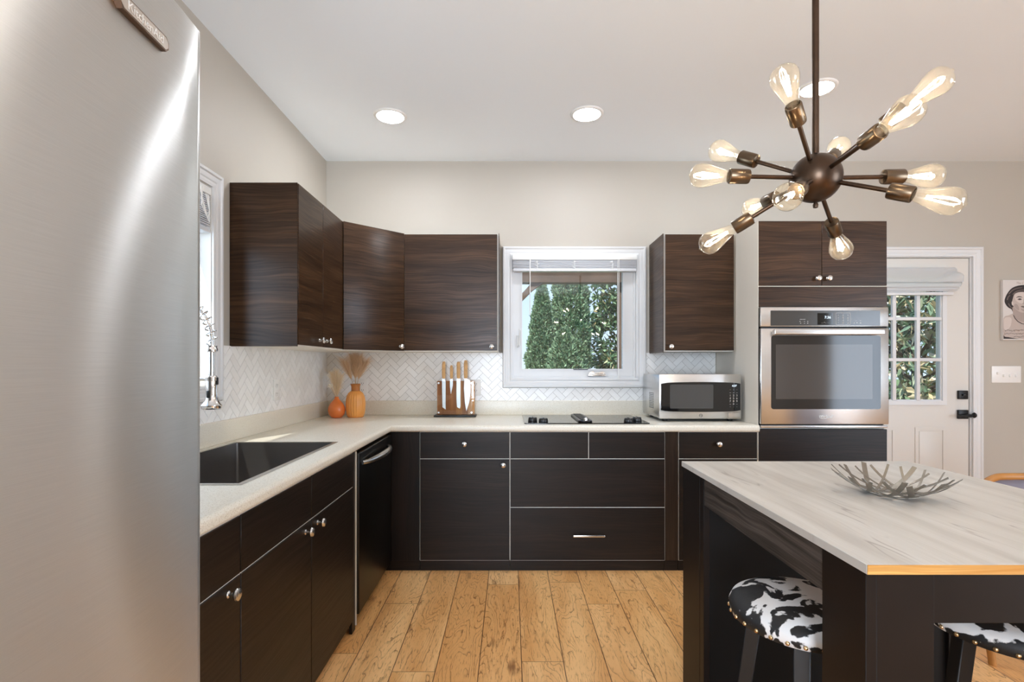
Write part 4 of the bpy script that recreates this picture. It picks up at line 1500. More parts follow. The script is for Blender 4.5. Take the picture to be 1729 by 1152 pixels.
# ------------------------------------------------------------------ microwave
MY, MBK = 3.205, 3.595
mw = thing('microwave', 'stainless countertop microwave with a black glass door', 'microwave', (1.18, 3.4, CT))
mx0, mx1 = P(1113.5, 0, MY).x, P(1251.5, 0, MY).x
mz0, mz1 = P(0, 707.5, MY).z, P(0, 632, MY).z
b = MB()
b.box(mx0, mx1, MY + 0.012, MBK, mz0 + 0.003, mz1 - 0.003, 0.004)
mb_ = b.build('body', M['steel'], mw)
b = MB()
for i in range(8):
    for j in range(10):
        y, z = MY + 0.13 + i * 0.014, mz0 + 0.055 + j * 0.0105
        b.box(mx0 - 0.0006, mx0 + 0.0005, y, y + 0.007, z, z + 0.005)
b.build('side_vent', M['dark_slot'], mb_)
b = MB()
b.box(mx0 - 0.001, mx1, MY, MY + 0.0118, mz0, mz1, 0.003)
mf = b.build('front_frame', M['steel'], mw)
b = MB()
fz0, fz1 = P(0, 695.5, MY).z, P(0, 645.5, MY).z
fx0, fx1 = P(1116, 0, MY).x, P(1250, 0, MY).x
pts = []
n = 20
for k in range(n + 1):
    t_ = k / n
    pts.append((fx0 + (fx1 - fx0) * t_, fz1 - 0.004 + 0.005 * math.sin(PI * t_) - 0.006 * (2 * abs(t_ - .5)) ** 12))
for k in range(n + 1):
    t_ = 1 - k / n
    pts.append((fx0 + (fx1 - fx0) * t_, fz0 + 0.004 - 0.005 * math.sin(PI * t_) + 0.006 * (2 * abs(t_ - .5)) ** 12))
fm = lambda u, v, d: (u, MY - d, v)
b.prism(pts, fm, 0.0001, 0.004)
mg = b.build('door_glass', M['black_glass'], mw)
b = MB()
b.prism(rrect(P(1131, 0, MY).x, P(1204, 0, MY).x, P(0, 690, MY).z, P(0, 649.5, MY).z, 0.006), fm, 0.0041, 0.0044)
b.build('door_window', M['micro_window'], mg)
for ri in range(7):
    for ci in range(3):
        ch = (('\u00b7', '\u00b7', '\u00b7'), ('\u2013', '\u2013', '\u2013'), ('1', '2', '3'), ('4', '5', '6'), ('7', '8', '9'), ('\u2013', '0', '\u2013'), ('\u00b7', '\u00b7', '\u00b7'))[ri][ci]
        text('keypad_digit', ch, 0.017, M['grey_text'], mg, P(1232.5 + 5.6 * ci, 658.5 + 4.8 * ri, MY) + Vector((0, -0.0045, 0)), R, U)
text('display_digits', '4:37', 0.017, M['display'], mg, P(1239, 651.8, MY) + Vector((0, -0.0045, 0)), R, U, shear=0.2)
p = P(1183.5, 702, MY)
b = MB()
b.lathe([(0.0085, 0.0), (0.0085, 0.0012), (0.0103, 0.0012), (0.0103, 0.0), (0.0085, 0.0)], 26, (p.x, MY - 0.0001, p.z), (0, -1, 0))
b.build('emblem_ring', M['black_plastic'], mf)
text('emblem_letters', 'GE', 0.0125, M['black_plastic'], mf, p + Vector((0, -0.0006, 0)), R, U, shear=0.3)
b = MB()
p0, p1 = P(1229.5, 704.5, MY), P(1249.5, 697, MY)
b.box(p0.x, p1.x, MY - 0.0025, MY - 0.0001, p0.z, p1.z, 0.001, 1)
b.build('release_button', M['steel'], mf)
for x in (mx0 + 0.05, mx1 - 0.05):
    for y in (MY + 0.05, MBK - 0.05):
        MB().lathe([(0.014, 0), (0.016, 0.003), (0.016, mz0 + 0.0035 - CT - 0.0004)], 14, (x, y, CT + 0.0003)).build('foot', M['rubber'], mw)


# ------------------------------------------------------------------ outlets and switches
def plate(name, label, cat, at, rvec, nvec, toggles=0, w=0.072, h=0.116, group=None):
    o = thing(name, label, cat, at, group=group)
    at, rv, nv_ = Vector(at), Vector(rvec), Vector(nvec)
    fn = lambda a, c, d: tuple(at + rv * a + Vector((0, 0, c)) + nv_ * d)
    MB().prism(rrect(-w / 2, w / 2, -h / 2, h / 2, 0.004, 3), fn, 0.0002, 0.006, bev=0.0015).build('cover_plate', M['white_plastic'], o)
    if toggles:
        for k in range(toggles):
            a = (k - (toggles - 1) / 2) * 0.0435
            up = 1 if k in (0,) else -1
            MB().prism([(a - 0.005, 0.009 * up - 0.009), (a + 0.005, 0.009 * up - 0.009), (a + 0.005, 0.009 * up + 0.009), (a - 0.005, 0.009 * up + 0.009)], fn, 0.0062, 0.016, bev=0.0015).build('toggle', M['white_plastic'], o)
    else:
        b = MB()
        for s_ in (-1, 1):
            b.prism([(0.0165 * math.cos(k * PI / 10), s_ * 0.0235 + 0.0145 * math.sin(k * PI / 10)) for k in range(20)], fn, 0.0061, 0.0078)
        rc_ = b.build('receptacle', M['white_plastic'], o)
        b = MB()
        for s_ in (-1, 1):
            for a in (-0.006, 0.0065):
                b.prism([(a - 0.0012, s_ * 0.0235), (a + 0.0012, s_ * 0.0235), (a + 0.0012, s_ * 0.0235 + 0.008), (a - 0.0012, s_ * 0.0235 + 0.008)], fn, 0.0079, 0.0082)
            b.prism([(0.0022 * math.cos(k * PI / 4), s_ * 0.0235 - 0.006 + 0.0022 * math.sin(k * PI / 4)) for k in range(8)], fn, 0.0079, 0.0082)
        b.build('slots', M['dark_slot'], rc_)
    return o


plate('wall_outlet', 'white outlet on the left wall tile, under the double wall cabinet', 'outlet', (WL + 0.0068, 2.86, 1.08), (0, 1, 0), (1, 0, 0), group='wall outlets')
plate('wall_outlet', 'white outlet in the corner, just right of the tall ribbed vase', 'outlet', (P(613, 0, WB).x, WB - 0.0068, 1.062), (1, 0, 0), (0, -1, 0), group='wall outlets')
plate('wall_outlet', 'white outlet half hidden behind the knife block', 'outlet', (P(803.5, 0, WB).x, WB - 0.0068, 1.058), (1, 0, 0), (0, -1, 0), group='wall outlets')
p = P(1698, 632.5, WB)
plate('light_switch', 'white four toggle light switch plate right of the door', 'switch', (p.x, WB - 0.0001, p.z), (1, 0, 0), (0, -1, 0), 4, w=0.208, h=0.118)

# ------------------------------------------------------------------ knife block and knives
kb = thing('knife_block', 'upright acacia knife block with a clear front on the worktop', 'knife block', (-0.375, 3.55, CT))
KY = 3.545
kx0, kx1 = P(738, 0, KY).x, P(801, 0, KY).x
kz1 = P(0, 643.5, KY).z
kz0 = CT + 0.0125
b = MB()
b.box(P(734, 0, KY).x, P(804.5, 0, KY).x, KY - 0.055, KY + 0.055, CT + 0.0004, CT + 0.012, 0.003)
b.build('base', M['black_plastic'], kb)
b = MB()
b.box(kx0, kx1, KY + 0.004, KY + 0.022, kz0, kz1, 0.002)
b.build('board', M['board'], kb)
b = MB()
b.box(kx0 + 0.002, kx1 - 0.002, KY - 0.020, KY - 0.016, kz0 + 0.001, kz1 - 0.001, 0.001, 1)
b.build('acrylic_front', M['acrylic'], kb)
for x in (kx0 + 0.014, kx1 - 0.018):
    for z in (kz0 + 0.016, kz1 - 0.014):
        MB().lathe([(0, 0), (0.006, 0), (0.0072, 0.002), (0.0055, 0.026), (0.0055, 0.0265), (0, 0.0265)][0:3] + [(0.0050, 0.004), (0.0050, 0.0255), (0, 0.0255)], 14, (x, KY - 0.0215, z), (0, 1, 0)).build('screw', M['nickel'], kb)

KN = [  # label, handle px, top, blade bottom px, blade half width px, handle half width px, shape
    ('long narrow bread knife, leftmost in the knife block', 749.5, 610.5, 691.5, 3.2, 2.9, 'bread'),
    ('short paring knife, second from left in the knife block', 762.5, 617, 665.8, 2.6, 2.5, 'paring'),
    ('straight slicing knife, third from left in the knife block', 774.3, 610.8, 690, 3.3, 3.0, 'slicer'),
    ('wide pointed chef knife, rightmost in the knife block', 786.5, 608.5, 694.5, 5.4, 3.2, 'chef')]
for lab, px, pt, pb, bw, hw, shp in KN:
    x = P(px, 0, KY).x
    zt, zbt = P(0, pt, KY).z, P(0, pb, KY).z
    zh = P(0, 639.5, KY).z
    if shp == 'paring':
        zh = P(0, 640, KY).z
    k = KY / F_PX
    kf = thing('kitchen_knife', lab, 'knife', (x, KY - 0.006, zbt), group='knives in the block')
    fn = lambda a, c, d: (a, KY + d, c)
    xb = x if shp != 'chef' else x + 0.010
    L_, R_ = xb - bw * k, xb + bw * k
    H = zh - zbt
    if shp == 'bread':
        pts = [(L_, zh), (R_ - 0.006, zh), (R_, zh - 0.02), (R_, zbt), (L_ + 0.004, zbt + 0.016), (L_ + 0.002, zbt + 0.1)]
    elif shp == 'paring':
        pts = [(L_, zh), (R_, zh), (R_ - 0.002, zh - H * 0.45), (x - 0.004, zbt), (L_, zh - H * 0.5)]
    elif shp == 'slicer':
        pts = [(L_, zh), (R_, zh), (R_, zbt + 0.02), (R_ - 0.004, zbt), (L_ + 0.004, zbt + 0.01), (L_, zbt + 0.06)]
    else:
        pts = [(L_, zh - 0.008), (R_, zh - 0.016), (R_, zh - H * 0.45), (R_ - 0.008, zh - H * 0.72), (xb - 0.006, zbt), (L_ + 0.006, zh - H * 0.72), (L_, zh - H * 0.3)]
        pts = [(x - 0.009, zh), (x + 0.009, zh)] + pts[1:]
    MB().prism(pts, fn, -0.0075, -0.0050).build('blade', M['blade'], kf)
    hw_ = hw * k
    pts = [(x - hw_ * .8, zh + 0.0005), (x + hw_ * .8, zh + 0.0005), (x + hw_, zh + (zt - zh) * .25), (x + hw_, zh + (zt - zh) * .8), (x + hw_ * .75, zt), (x - hw_ * .6, zt), (x - hw_, zh + (zt - zh) * .85), (x - hw_, zh + (zt - zh) * .2)]
    MB().prism(pts, fn, -0.0145, 0.0015, bev=0.003).build('handle', M['handle_wood'], kf)

# ------------------------------------------------------------------ vases and dried stems
v1 = P(568.5, 0, 3.46).x
sv = thing('vase', 'small round orange vase in the worktop corner', 'vase', (v1, 3.46, CT), group='vases in the corner')
prof = [(0, 0.0), (0.026, 0.0), (0.034, 0.003), (0.050, 0.022), (0.0565, 0.048), (0.054, 0.070), (0.042, 0.095), (0.026, 0.113), (0.016, 0.125), (0.0125, 0.134), (0.0145, 0.140), (0.011, 0.140), (0.009, 0.130), (0, 0.118)]
MB().lathe(prof, 40, (v1, 3.46, CT + 0.0003)).build('vase_body', M['orange_glaze'], sv)
v2 = P(600.5, 0, 3.49).x
tv = thing('vase', 'tall ribbed amber orange vase with a brown neck', 'vase', (v2, 3.49, CT), group='vases in the corner')
ribs = lambda a, h: 1.0 + 0.035 * (abs(math.cos(a * 11)) - 0.5) * min(1, max(0, (0.178 - h) / 0.02)) * min(1, h / 0.01)
prof = [(0, 0), (0.046, 0), (0.052, 0.004), (0.058, 0.02), (0.0625, 0.05), (0.0640, 0.09), (0.062, 0.12), (0.057, 0.145), (0.048, 0.163), (0.036, 0.174), (0.029, 0.178), (0, 0.178)]
MB().lathe(prof, 132, (v2, 3.49, CT + 0.0003), mod=ribs).build('vase_body', M['amber_glaze'], tv)
prof = [(0.0285, 0.1783), (0.0285, 0.208), (0.031, 0.217), (0.034, 0.224), (0.031, 0.226), (0.027, 0.22), (0.024, 0.19), (0, 0.188)]
MB().lathe(prof, 40, (v2, 3.49, CT + 0.0003)).build('vase_neck', M['brown_neck'], tv)


def plume(label, base, tip, spread, mat, n, seed, group, plume_from=0.35, stem_r=0.0016):
    rnd = random.Random(seed)
    base, tip = Vector(base), Vector(tip)
    o = thing('pampas_stem', label, 'dried grass', base, group=group)
    ax = (tip - base)
    L_ = ax.length
    side = Vector((1, 0, 0))
    bend = Vector((rnd.uniform(-.02, .02), rnd.uniform(-.012, .012), 0)) + Vector((ax.x, ax.y, 0)) * 0.25
    cen = lambda t: base + ax * t + bend * (t * t - t)
    MB().tube([cen(k / 8) for k in range(8)], [stem_r * (1 - 0.09 * k) for k in range(8)], 6).build('stem', M['stem'], o)
    b = MB()
    for k in range(n):
        t = plume_from + (1 - plume_from) * rnd.random() ** 0.9
        p0 = cen(t)
        a = rnd.uniform(0, 2 * PI)
        taper = 0.35 + 0.65 * math.sin(PI * min(1, max(0.0, (t - plume_from) / (1 - plume_from) * 0.85 + 0.12)))
        ln = spread * taper * rnd.uniform(0.6, 1.25)
        out = Vector((math.cos(a), 0.55 * math.sin(a), 0)) * ln * rnd.uniform(.45, 1.0)
        up = ax.normalized() * ln * rnd.uniform(0.6, 1.4)
        p1 = p0 + out * 0.45 + up * 0.65
        p2 = p0 + out + up * 0.9 + Vector((0, 0, -0.12 * ln))
        w = Vector((rnd.uniform(-1, 1), rnd.uniform(-1, 1), rnd.uniform(-.3, .3))).normalized() * 0.00030
        v = [b.bm.verts.new(q) for q in (p0 - w, p0 + w, p1 + w, p1 - w, p2)]
        b.bm.faces.new(v[:4])
        b.bm.faces.new((v[3], v[2], v[4]))
    b.build('plume', mat, o, smooth=0)
    return o


NZ = CT + 0.222
gg = 'dried stems in the tall vase'
lb = 'fluffy tan pampas plume in the tall ribbed vase'
for i, (dx, dy, dz) in enumerate(((-0.062, -0.01, 0.135), (-0.025, 0.012, 0.165), (0.018, -0.008, 0.16), (0.058, 0.006, 0.135), (0.0, 0.02, 0.17))):
    plume(lb, (v2 + dx * 0.12, 3.49 + dy * 0.3, NZ - 0.02), (v2 + dx, 3.49 + dy, NZ + dz), 0.105, M['plume_tan'], 1300, 20 + i, gg, 0.33)
NZ = CT + 0.138
gg = 'dried stems in the small vase'
lb = 'wispy cream dried grass in the small round vase'
for i, (dx, dy, dz) in enumerate(((-0.034, 0.006, 0.15), (0.004, -0.004, 0.165), (0.034, -0.004, 0.135))):
    plume(lb, (v1 + dx * 0.1, 3.46, NZ - 0.012), (v1 + dx, 3.46 + dy, NZ + dz), 0.085, M['plume_cream'], 600, 60 + i, gg, 0.12)
fw = thing('dried_flower', 'ivory dried flower head leaning left from the small vase', 'flower', (v1, 3.46, NZ))
MB().tube([(v1 - 0.002, 3.457, NZ - 0.01), (v1 - 0.016, 3.453, NZ + 0.03), (v1 - 0.034, 3.448, NZ + 0.066)], 0.0017, 6).build('stem', M['stem'], fw)
b = MB()
rr = random.Random(3)
for k in range(26):
    a, c = rr.uniform(0, 2 * PI), rr.uniform(-1, 1)
    q = Vector((math.cos(a) * math.sqrt(1 - c * c), math.sin(a) * math.sqrt(1 - c * c), c * 0.8)) * 0.0125
    b.lathe([(0, -0.0055), (0.005, -0.002), (0.0055, 0.002), (0, 0.0055)], 8, Vector((v1 - 0.038, 3.447, NZ + 0.076)) + q)
b.build('flower_head', M['petal'], fw)

# ------------------------------------------------------------------ recessed ceiling lights
for (x, y, lab) in ((-0.700, 3.00, 'lit recessed ceiling light nearest the left wall'),
                    (0.441, 2.975, 'lit recessed ceiling light above the cooktop window'),
                    (1.606, 2.70, 'lit recessed ceiling light behind the chandelier rod')):
    o = thing('ceiling_light', lab, 'ceiling light', (x, y, CEIL), group='recessed ceiling lights')
    MB().lathe([(0.075, -0.004), (0.078, -0.009), (0.088, -0.008), (0.095, -0.003), (0.096, -0.0005), (0.075, -0.0005), (0.075, -0.004)], 48, (x, y, CEIL)).build('trim_ring', M['white_plastic'], o)
    MB().lathe([(0, -0.0052), (0.0745, -0.0052), (0.0745, -0.001), (0, -0.001)], 48, (x, y, CEIL)).build('lens', M['led'], o)

# ------------------------------------------------------------------ sputnik chandelier
HUB = Vector((0.817, 1.38, 1.716))
ch = thing('chandelier', 'bronze sputnik chandelier with twelve clear bulbs over the island', 'chandelier', HUB)
b = MB()
b.lathe([(0, -0.066)] + [(0.064 * math.sin(a), -0.064 * math.cos(a)) for a in [PI * k / 20 for k in range(2, 19)]] + [(0.012, 0.064), (0, 0.064)], 40, HUB)
b.lathe([(0.0645, -0.0015), (0.0655, 0), (0.0645, 0.0015)], 40, HUB + Vector((0, 0, 0.008))) if False else None
b.build('hub', M['bronze'], ch)
MB().lathe([(0, -0.010), (0.006, -0.008), (0.007, 0), (0.004, 0.006), (0.004, 0.012), (0, 0.012)], 14, HUB - Vector((0, 0, 0.071))).build('finial', M['bronze'], ch)
MB().lathe([(0, 0), (0.0085, 0), (0.0085, CEIL - HUB.z - 0.075), (0, CEIL - HUB.z - 0.075)], 18, HUB + Vector((0, 0, 0.060))).build('rod', M['bronze'], ch)
MB().lathe([(0, -0.028), (0.02, -0.028), (0.058, -0.018), (0.06, -0.0005), (0, -0.0005)], 30, (HUB.x, HUB.y, CEIL)).build('canopy', M['bronze'], ch)
ARMS = [(-0.20, -0.20, 0.19), (0.212, 0.21, -0.168), (-0.340, 0.011, 0.012), (0.340, -0.011, 0.002), (0.213, -0.222, -0.140), (-0.213, 0.222, 0.178),
        (0.214, -0.190, 0.188), (-0.253, 0.143, -0.155), (0.017, -0.330, 0.034), (-0.030, 0.32, 0.012), (-0.214, -0.24, -0.136), (0.215, 0.22, 0.19)]
BULB = [(0.0130, 0.0), (0.0135, 0.010), (0.0165, 0.024), (0.0225, 0.045), (0.0285, 0.064), (0.0318, 0.078), (0.0318, 0.088), (0.0280, 0.099), (0.0200, 0.1065), (0.0110, 0.1105), (0.005, 0.1125), (0.0035, 0.1150), (0, 0.1155)]
rr = random.Random(11)
for a in ARMS:
    d = Vector(a).normalized()
    MB().tube([HUB + d * 0.060, HUB + d * 0.178], 0.0058, 12).build('arm', M['bronze'], ch)
    MB().lathe([(0, 0), (0.010, 0), (0.0185, 0.003), (0.0195, 0.008), (0.0195, 0.053), (0.0180, 0.055), (0.0155, 0.055), (0.0150, 0.046), (0, 0.046)], 24, HUB + d * 0.174, d).build('socket', M['socket_bronze'], ch)
    b0 = HUB + d * 0.2205
    bulb = MB().lathe(BULB, 32, b0, d).build('light_bulb', M['bulb_glass'], ch)
    q = Vector((0, 0, 1)).rotation_difference(d)
    fb_ = MB()
    off = rr.uniform(0, PI)
    for k in range(4):
        an = off + k * PI / 2
        p0 = b0 + q @ Vector((0.0035 * math.cos(an), 0.0035 * math.sin(an), 0.036))
        p1 = b0 + q @ Vector((0.0085 * math.cos(an), 0.0085 * math.sin(an), 0.082))
        fb_.tube([p0, p1], 0.0013, 5)
    fb_.build('filament', M['filament'], bulb)

# ------------------------------------------------------------------ kitchen island
IX0, IX1, IY0, IY1, IZ = 0.633, 1.470, 0.914, 1.907, 0.860
isl = thing('kitchen_island', 'black brown kitchen island with a pale wood grain top', 'island', ((IX0 + IX1) / 2, (IY0 + IY1) / 2, 0))
MB().box(IX0, IX1, IY0 + 0.0012, IY1, IZ - 0.018, IZ, 0.0008, 1).build('top', M['island_top'], isl)
tag(MB().box(IX0 + 0.0005, IX1 - 0.0005, IY0 - 0.0004, IY0 + 0.0011, IZ - 0.0175, IZ - 0.0006).build('edge_band', M['oak_edge'], isl), 'oak coloured front edge strip')
IT = IZ - 0.0185
lx = IX0 + 0.004
b = MB()
b.box(lx, lx + 0.020, IY0 + 0.010, IY0 + 0.140, 0, IT, 0.0012, 1)
b.box(lx + 0.0204, lx + 0.125, IY0 + 0.012, IY0 + 0.139, 0, IT, 0.0012, 1)
b.build('leg', M['island_wood'], isl)
b = MB()
b.box(IX1 - 0.129, IX1 - 0.0244, IY0 + 0.012, IY0 + 0.139, 0, IT, 0.0012, 1)
b.box(IX1 - 0.024, IX1 - 0.004, IY0 + 0.010, IY0 + 0.140, 0, IT, 0.0012, 1)
b.build('leg', M['island_wood'], isl)
b = MB()
b.box(lx, lx + 0.020, 1.735, IY1 - 0.004, 0, IT, 0.0012, 1)
b.box(lx + 0.0005, lx + 0.020, 1.700, 1.7345, 0, IT, 0.0012, 1)
b.box(IX1 - 0.024, IX1 - 0.004, 1.70, IY1 - 0.004, 0, IT, 0.0012, 1)
b.box(lx + 0.0204, IX1 - 0.0244, 1.712, 1.730, 0, IT, 0.0012, 1, mi=1)
b.box(lx + 0.0204, IX1 - 0.0244, IY1 - 0.024, IY1 - 0.006, 0.0, IT, 0.0012, 1)
b.build('end_pedestal', [M['island_wood'], M['island_black']], isl)
tag(MB().box(lx + 0.002, lx + 0.022, IY0 + 0.1405, 1.6995, 0.752, IT, 0.001, 1).build('apron', M['island_apron'], isl), 'open grained side apron')
MB().box(IX1 - 0.026, IX1 - 0.006, IY0 + 0.1405, 1.6995, 0.752, IT, 0.001, 1).build('apron', M['island_apron'], isl)
MB().box(lx + 0.1255, IX1 - 0.1295, IY0 + 0.016, IY0 + 0.036, 0.748, IT, 0.001, 1).build('apron', M['island_wood'], isl)


# ------------------------------------------------------------------ stools
def make_stool(label, x, y, rz):
    o = thing('bar_stool', label, 'stool', (x, y, 0), rz, 'cowhide stools')
    SZ = 0.585
    Rs = 0.168
    prof = [(0, 0.0), (Rs - 0.012, 0.0), (Rs - 0.003, 0.004), (Rs, 0.016), (Rs + 0.001, 0.026), (Rs - 0.006, 0.040), (Rs - 0.03, 0.051), (Rs - 0.075, 0.058), (0, 0.060)]
    st = MB().lathe(prof, 64, (0, 0, SZ)).build('seat', M['cow'], o, world=False, smooth=60)
    for k in range(30):
        a = 2 * PI * k / 30
        MB().lathe([(0.0052, 0), (0.0046, 0.0022), (0.0028, 0.0036), (0, 0.004)], 10, (Rs * math.cos(a), Rs * math.sin(a), SZ + 0.012), (math.cos(a), math.sin(a), 0)).build('nailhead', M['brass_nail'], st, world=False)
    legs = []
    for k in range(4):
        a = PI / 4 + k * PI / 2
        c, s_ = math.cos(a), math.sin(a)
        top, bot_ = Vector((0.105 * c, 0.105 * s_, SZ - 0.001)), Vector((0.185 * c, 0.185 * s_, 0.0))
        q = MB()
        w = 0.017
        tv_ = [Vector((sx_ * w, sy_ * w, 0)) for sx_, sy_ in ((-1, -1), (1, -1), (1, 1), (-1, 1))]
        rt = Matrix.Rotation(a, 3, 'Z')
        e = bmesh.new()
        A = [e.verts.new(top + rt @ t_) for t_ in tv_]
        B = [e.verts.new(bot_ + rt @ (t_ * 0.85)) for t_ in tv_]
        e.faces.new(A)
        e.faces.new(B[::-1])
        for i in range(4):
            e.faces.new((A[i], B[i], B[(i + 1) % 4], A[(i + 1) % 4]))
        bmesh.ops.recalc_face_normals(e, faces=e.faces)
        bmesh.ops.bevel(e, geom=list(e.edges), offset=0.002, segments=1, affect='EDGES')
        q._join(e, 0)
        q.build('leg', M['black_metal'], o, world=False)
    b = MB()
    rg = []
    for k in range(4):
        a = PI / 4 + k * PI / 2
        rg.append(Vector((0.155 * math.cos(a), 0.155 * math.sin(a), 0.20)))
    for k in range(4):
        b.tube([rg[k], rg[(k + 1) % 4]], 0.008, 8)
    b.build('footrest', M['black_metal'], o, world=False)
    return o


st1 = make_stool('round cowhide stool beneath the side of the island, beside its front leg', 0.722, 1.272, 0.25)
st2 = copy_tree(st1)
st2.location = (1.185, 1.225, 0)
st2.rotation_euler = (0, 0, -PI / 4)
st2['label'] = 'second cowhide stool, seen below the front apron of the island'

# ------------------------------------------------------------------ strip bowl on the island
bwx, bwy = 1.040, 1.405
b = MB()
rr = random.Random(5)
RB, HB = 0.143, 0.060


def bowl_pt(x, y):
    rho = math.hypot(x, y)
    return Vector((x * RB, y * RB, HB * min(1.2, rho) ** 2.2 + 0.0016))


strips = []
nst = 30
for k in range(nst):                                   # slanted strips from the rim towards the base, crossing their neighbours
    a0 = 2 * PI * k / nst + rr.uniform(-0.07, 0.07)
    dl = rr.uniform(0.35, 1.0) * (1 if k % 2 else -1)
    r1 = rr.uniform(0.30, 0.48)
    e0 = rr.uniform(0.93, 1.02)
    strips.append((Vector((math.cos(a0) * e0, math.sin(a0) * e0)), Vector((math.cos(a0 + dl) * r1, math.sin(a0 + dl) * r1)), rr.choice((0.0022, 0.0030, 0.0045, 0.0065))))
for k in range(7):                                     # flat strips criss-crossing the base
    a0 = 2 * PI * k / 7 + rr.uniform(-0.1, 0.1)
    a1 = a0 + rr.uniform(1.9, 2.4)
    strips.append((Vector((math.cos(a0), math.sin(a0))) * 0.50, Vector((math.cos(a1), math.sin(a1))) * 0.50, 0.0042))
for k, (p0, p1, w) in enumerate(strips):
    w /= RB
    dr = (p1 - p0).normalized()
    nr = Vector((-dr.y, dr.x))
    N = 10
    lift = 0.0008 * (k % 3)
    top, bot_ = [], []
    for i in range(N + 1):
        c = p0.lerp(p1, i / N)
        for sgn in (1, -1):
            q = c + nr * w * sgn
            pt = bowl_pt(q.x, q.y) + Vector((bwx, bwy, IZ + lift))
            top.append(b.bm.verts.new(pt + Vector((0, 0, 0.0012))))
            bot_.append(b.bm.verts.new(pt - Vector((0, 0, 0.0004))))
    for i in range(N):
        i0, i1, j0, j1 = 2 * i, 2 * i + 1, 2 * i + 2, 2 * i + 3
        b.bm.faces.new((top[i0], top[i1], top[j1], top[j0]))
        b.bm.faces.new((bot_[i0], bot_[j0], bot_[j1], bot_[i1]))
        b.bm.faces.new((top[i0], top[j0], bot_[j0], bot_[i0]))
        b.bm.faces.new((top[i1], bot_[i1], bot_[j1], top[j1]))
    b.bm.faces.new((top[0], bot_[0], bot_[1], top[1]))
    b.bm.faces.new((top[-2], top[-1], bot_[-1], bot_[-2]))
bmesh.ops.recalc_face_normals(b.bm, faces=b.bm.faces)
zmin = min(v.co.z for v in b.bm.verts)
for v in b.bm.verts:
    v.co.z += IZ + 0.0003 - zmin
    v.co -= Vector((bwx, bwy, IZ))
bo = b.build('decorative_bowl', M['bowl_metal'], smooth=30)
bo.location = (bwx, bwy, IZ)
tag(bo, 'open strip metal decorative bowl on the island top', 'bowl')

# ------------------------------------------------------------------ dining chair beyond the island
dc = thing('dining_chair', 'wood framed chair with grey lavender upholstery beyond the island', 'chair', (2.19, 2.34, 0))
X0, X1, YB = 1.925, 2.455, 2.10


def loop(z0, z1, r, y, yb):
    pts = []
    for (a, c) in rrect(X0, X1, z0, z1, r, 6):
        bow = 0.035 * (1 - ((a - (X0 + X1) / 2) / ((X1 - X0) / 2)) ** 2)
        pts.append((a, y - bow + 0.10 * (0.78 - c) * yb, c))
    return pts


b = MB()
b.tube(loop(0.44, 0.765, 0.07, YB, 1.0), 0.014, 10, closed=True)
b.build('back_frame', M['rail_wood'], dc)
b = MB()


def pad(u, v):
    x = X0 + 0.012 + u * (X1 - X0 - 0.024)
    z = 0.455 + v * 0.298
    bow = 0.035 * (1 - ((x - (X0 + X1) / 2) / ((X1 - X0) / 2)) ** 2)
    puff = 0.020 * (1 - (2 * u - 1) ** 6) * (1 - (2 * v - 1) ** 6)
    return (x, YB - bow + 0.10 * (0.78 - z) - puff, z)


b.grid(pad, 16, 12)
bmesh.ops.solidify(b.bm, geom=b.bm.faces[:], thickness=0.018)
b.build('back_cushion', M['lavender_cloth'], dc, smooth=60)
MB().box(X0 + 0.02, X1 - 0.02, YB + 0.05, YB + 0.50, 0.40, 0.47, 0.02, 3).build('seat', M['lavender_cloth'], dc)
for x in (X0 + 0.03, X1 - 0.03):
    MB().tube([(x, YB + 0.036, 0.455), (x, YB + 0.05, 0.40), (x, YB - 0.01, 0.0)], [0.018, 0.018, 0.013], 10).build('leg', M['rail_wood'], dc)
    MB().tube([(x, YB + 0.46, 0.40), (x, YB + 0.48, 0.0)], [0.018, 0.013], 10).build('leg', M['rail_wood'], dc)

# ------------------------------------------------------------------ canvas print of a portrait
cv0, cvw, cvh = P(1693, 473, WB - 0.02), 0.325, 0.425
pr = thing('canvas_print', 'canvas print of a vintage grey portrait of a woman on the back wall', 'picture', (cv0.x + cvw / 2, WB, cv0.z - cvh))
cvz1 = cv0.z
MB().box(cv0.x, cv0.x + cvw, WB - 0.022, WB - 0.0005, cvz1 - cvh, cvz1, 0.0015, 1).build('canvas', M['print_bg'], pr)
KQ = cvh / 590.0
fp = lambda x, y, d: (cv0.x + (x - 247) * KQ, WB - 0.0222 - d, cvz1 - (y - 67) * KQ)
XC = 247 + cvw / KQ / 2


def pg(b, pts, mi, lay):
    vs = [b.bm.verts.new(fp(x, y, 0.0002 * lay)) for x, y in pts]
    f = b.bm.faces.new(vs)
    f.material_index = mi
    if f.normal.y > 0:
        f.normal_flip()


def spl(pts, n=5):
    out = []
    L_ = len(pts)
    for i in range(L_):
        p0, p1, p2, p3 = (Vector(pts[(i + k - 1) % L_]) for k in range(4))
        for j in range(n):
            t_ = j / n
            out.append(tuple(0.5 * ((2 * p1) + (p2 - p0) * t_ + (2 * p0 - 5 * p1 + 4 * p2 - p3) * t_ ** 2 + (3 * p1 - p0 - 3 * p2 + p3) * t_ ** 3)))
    return out


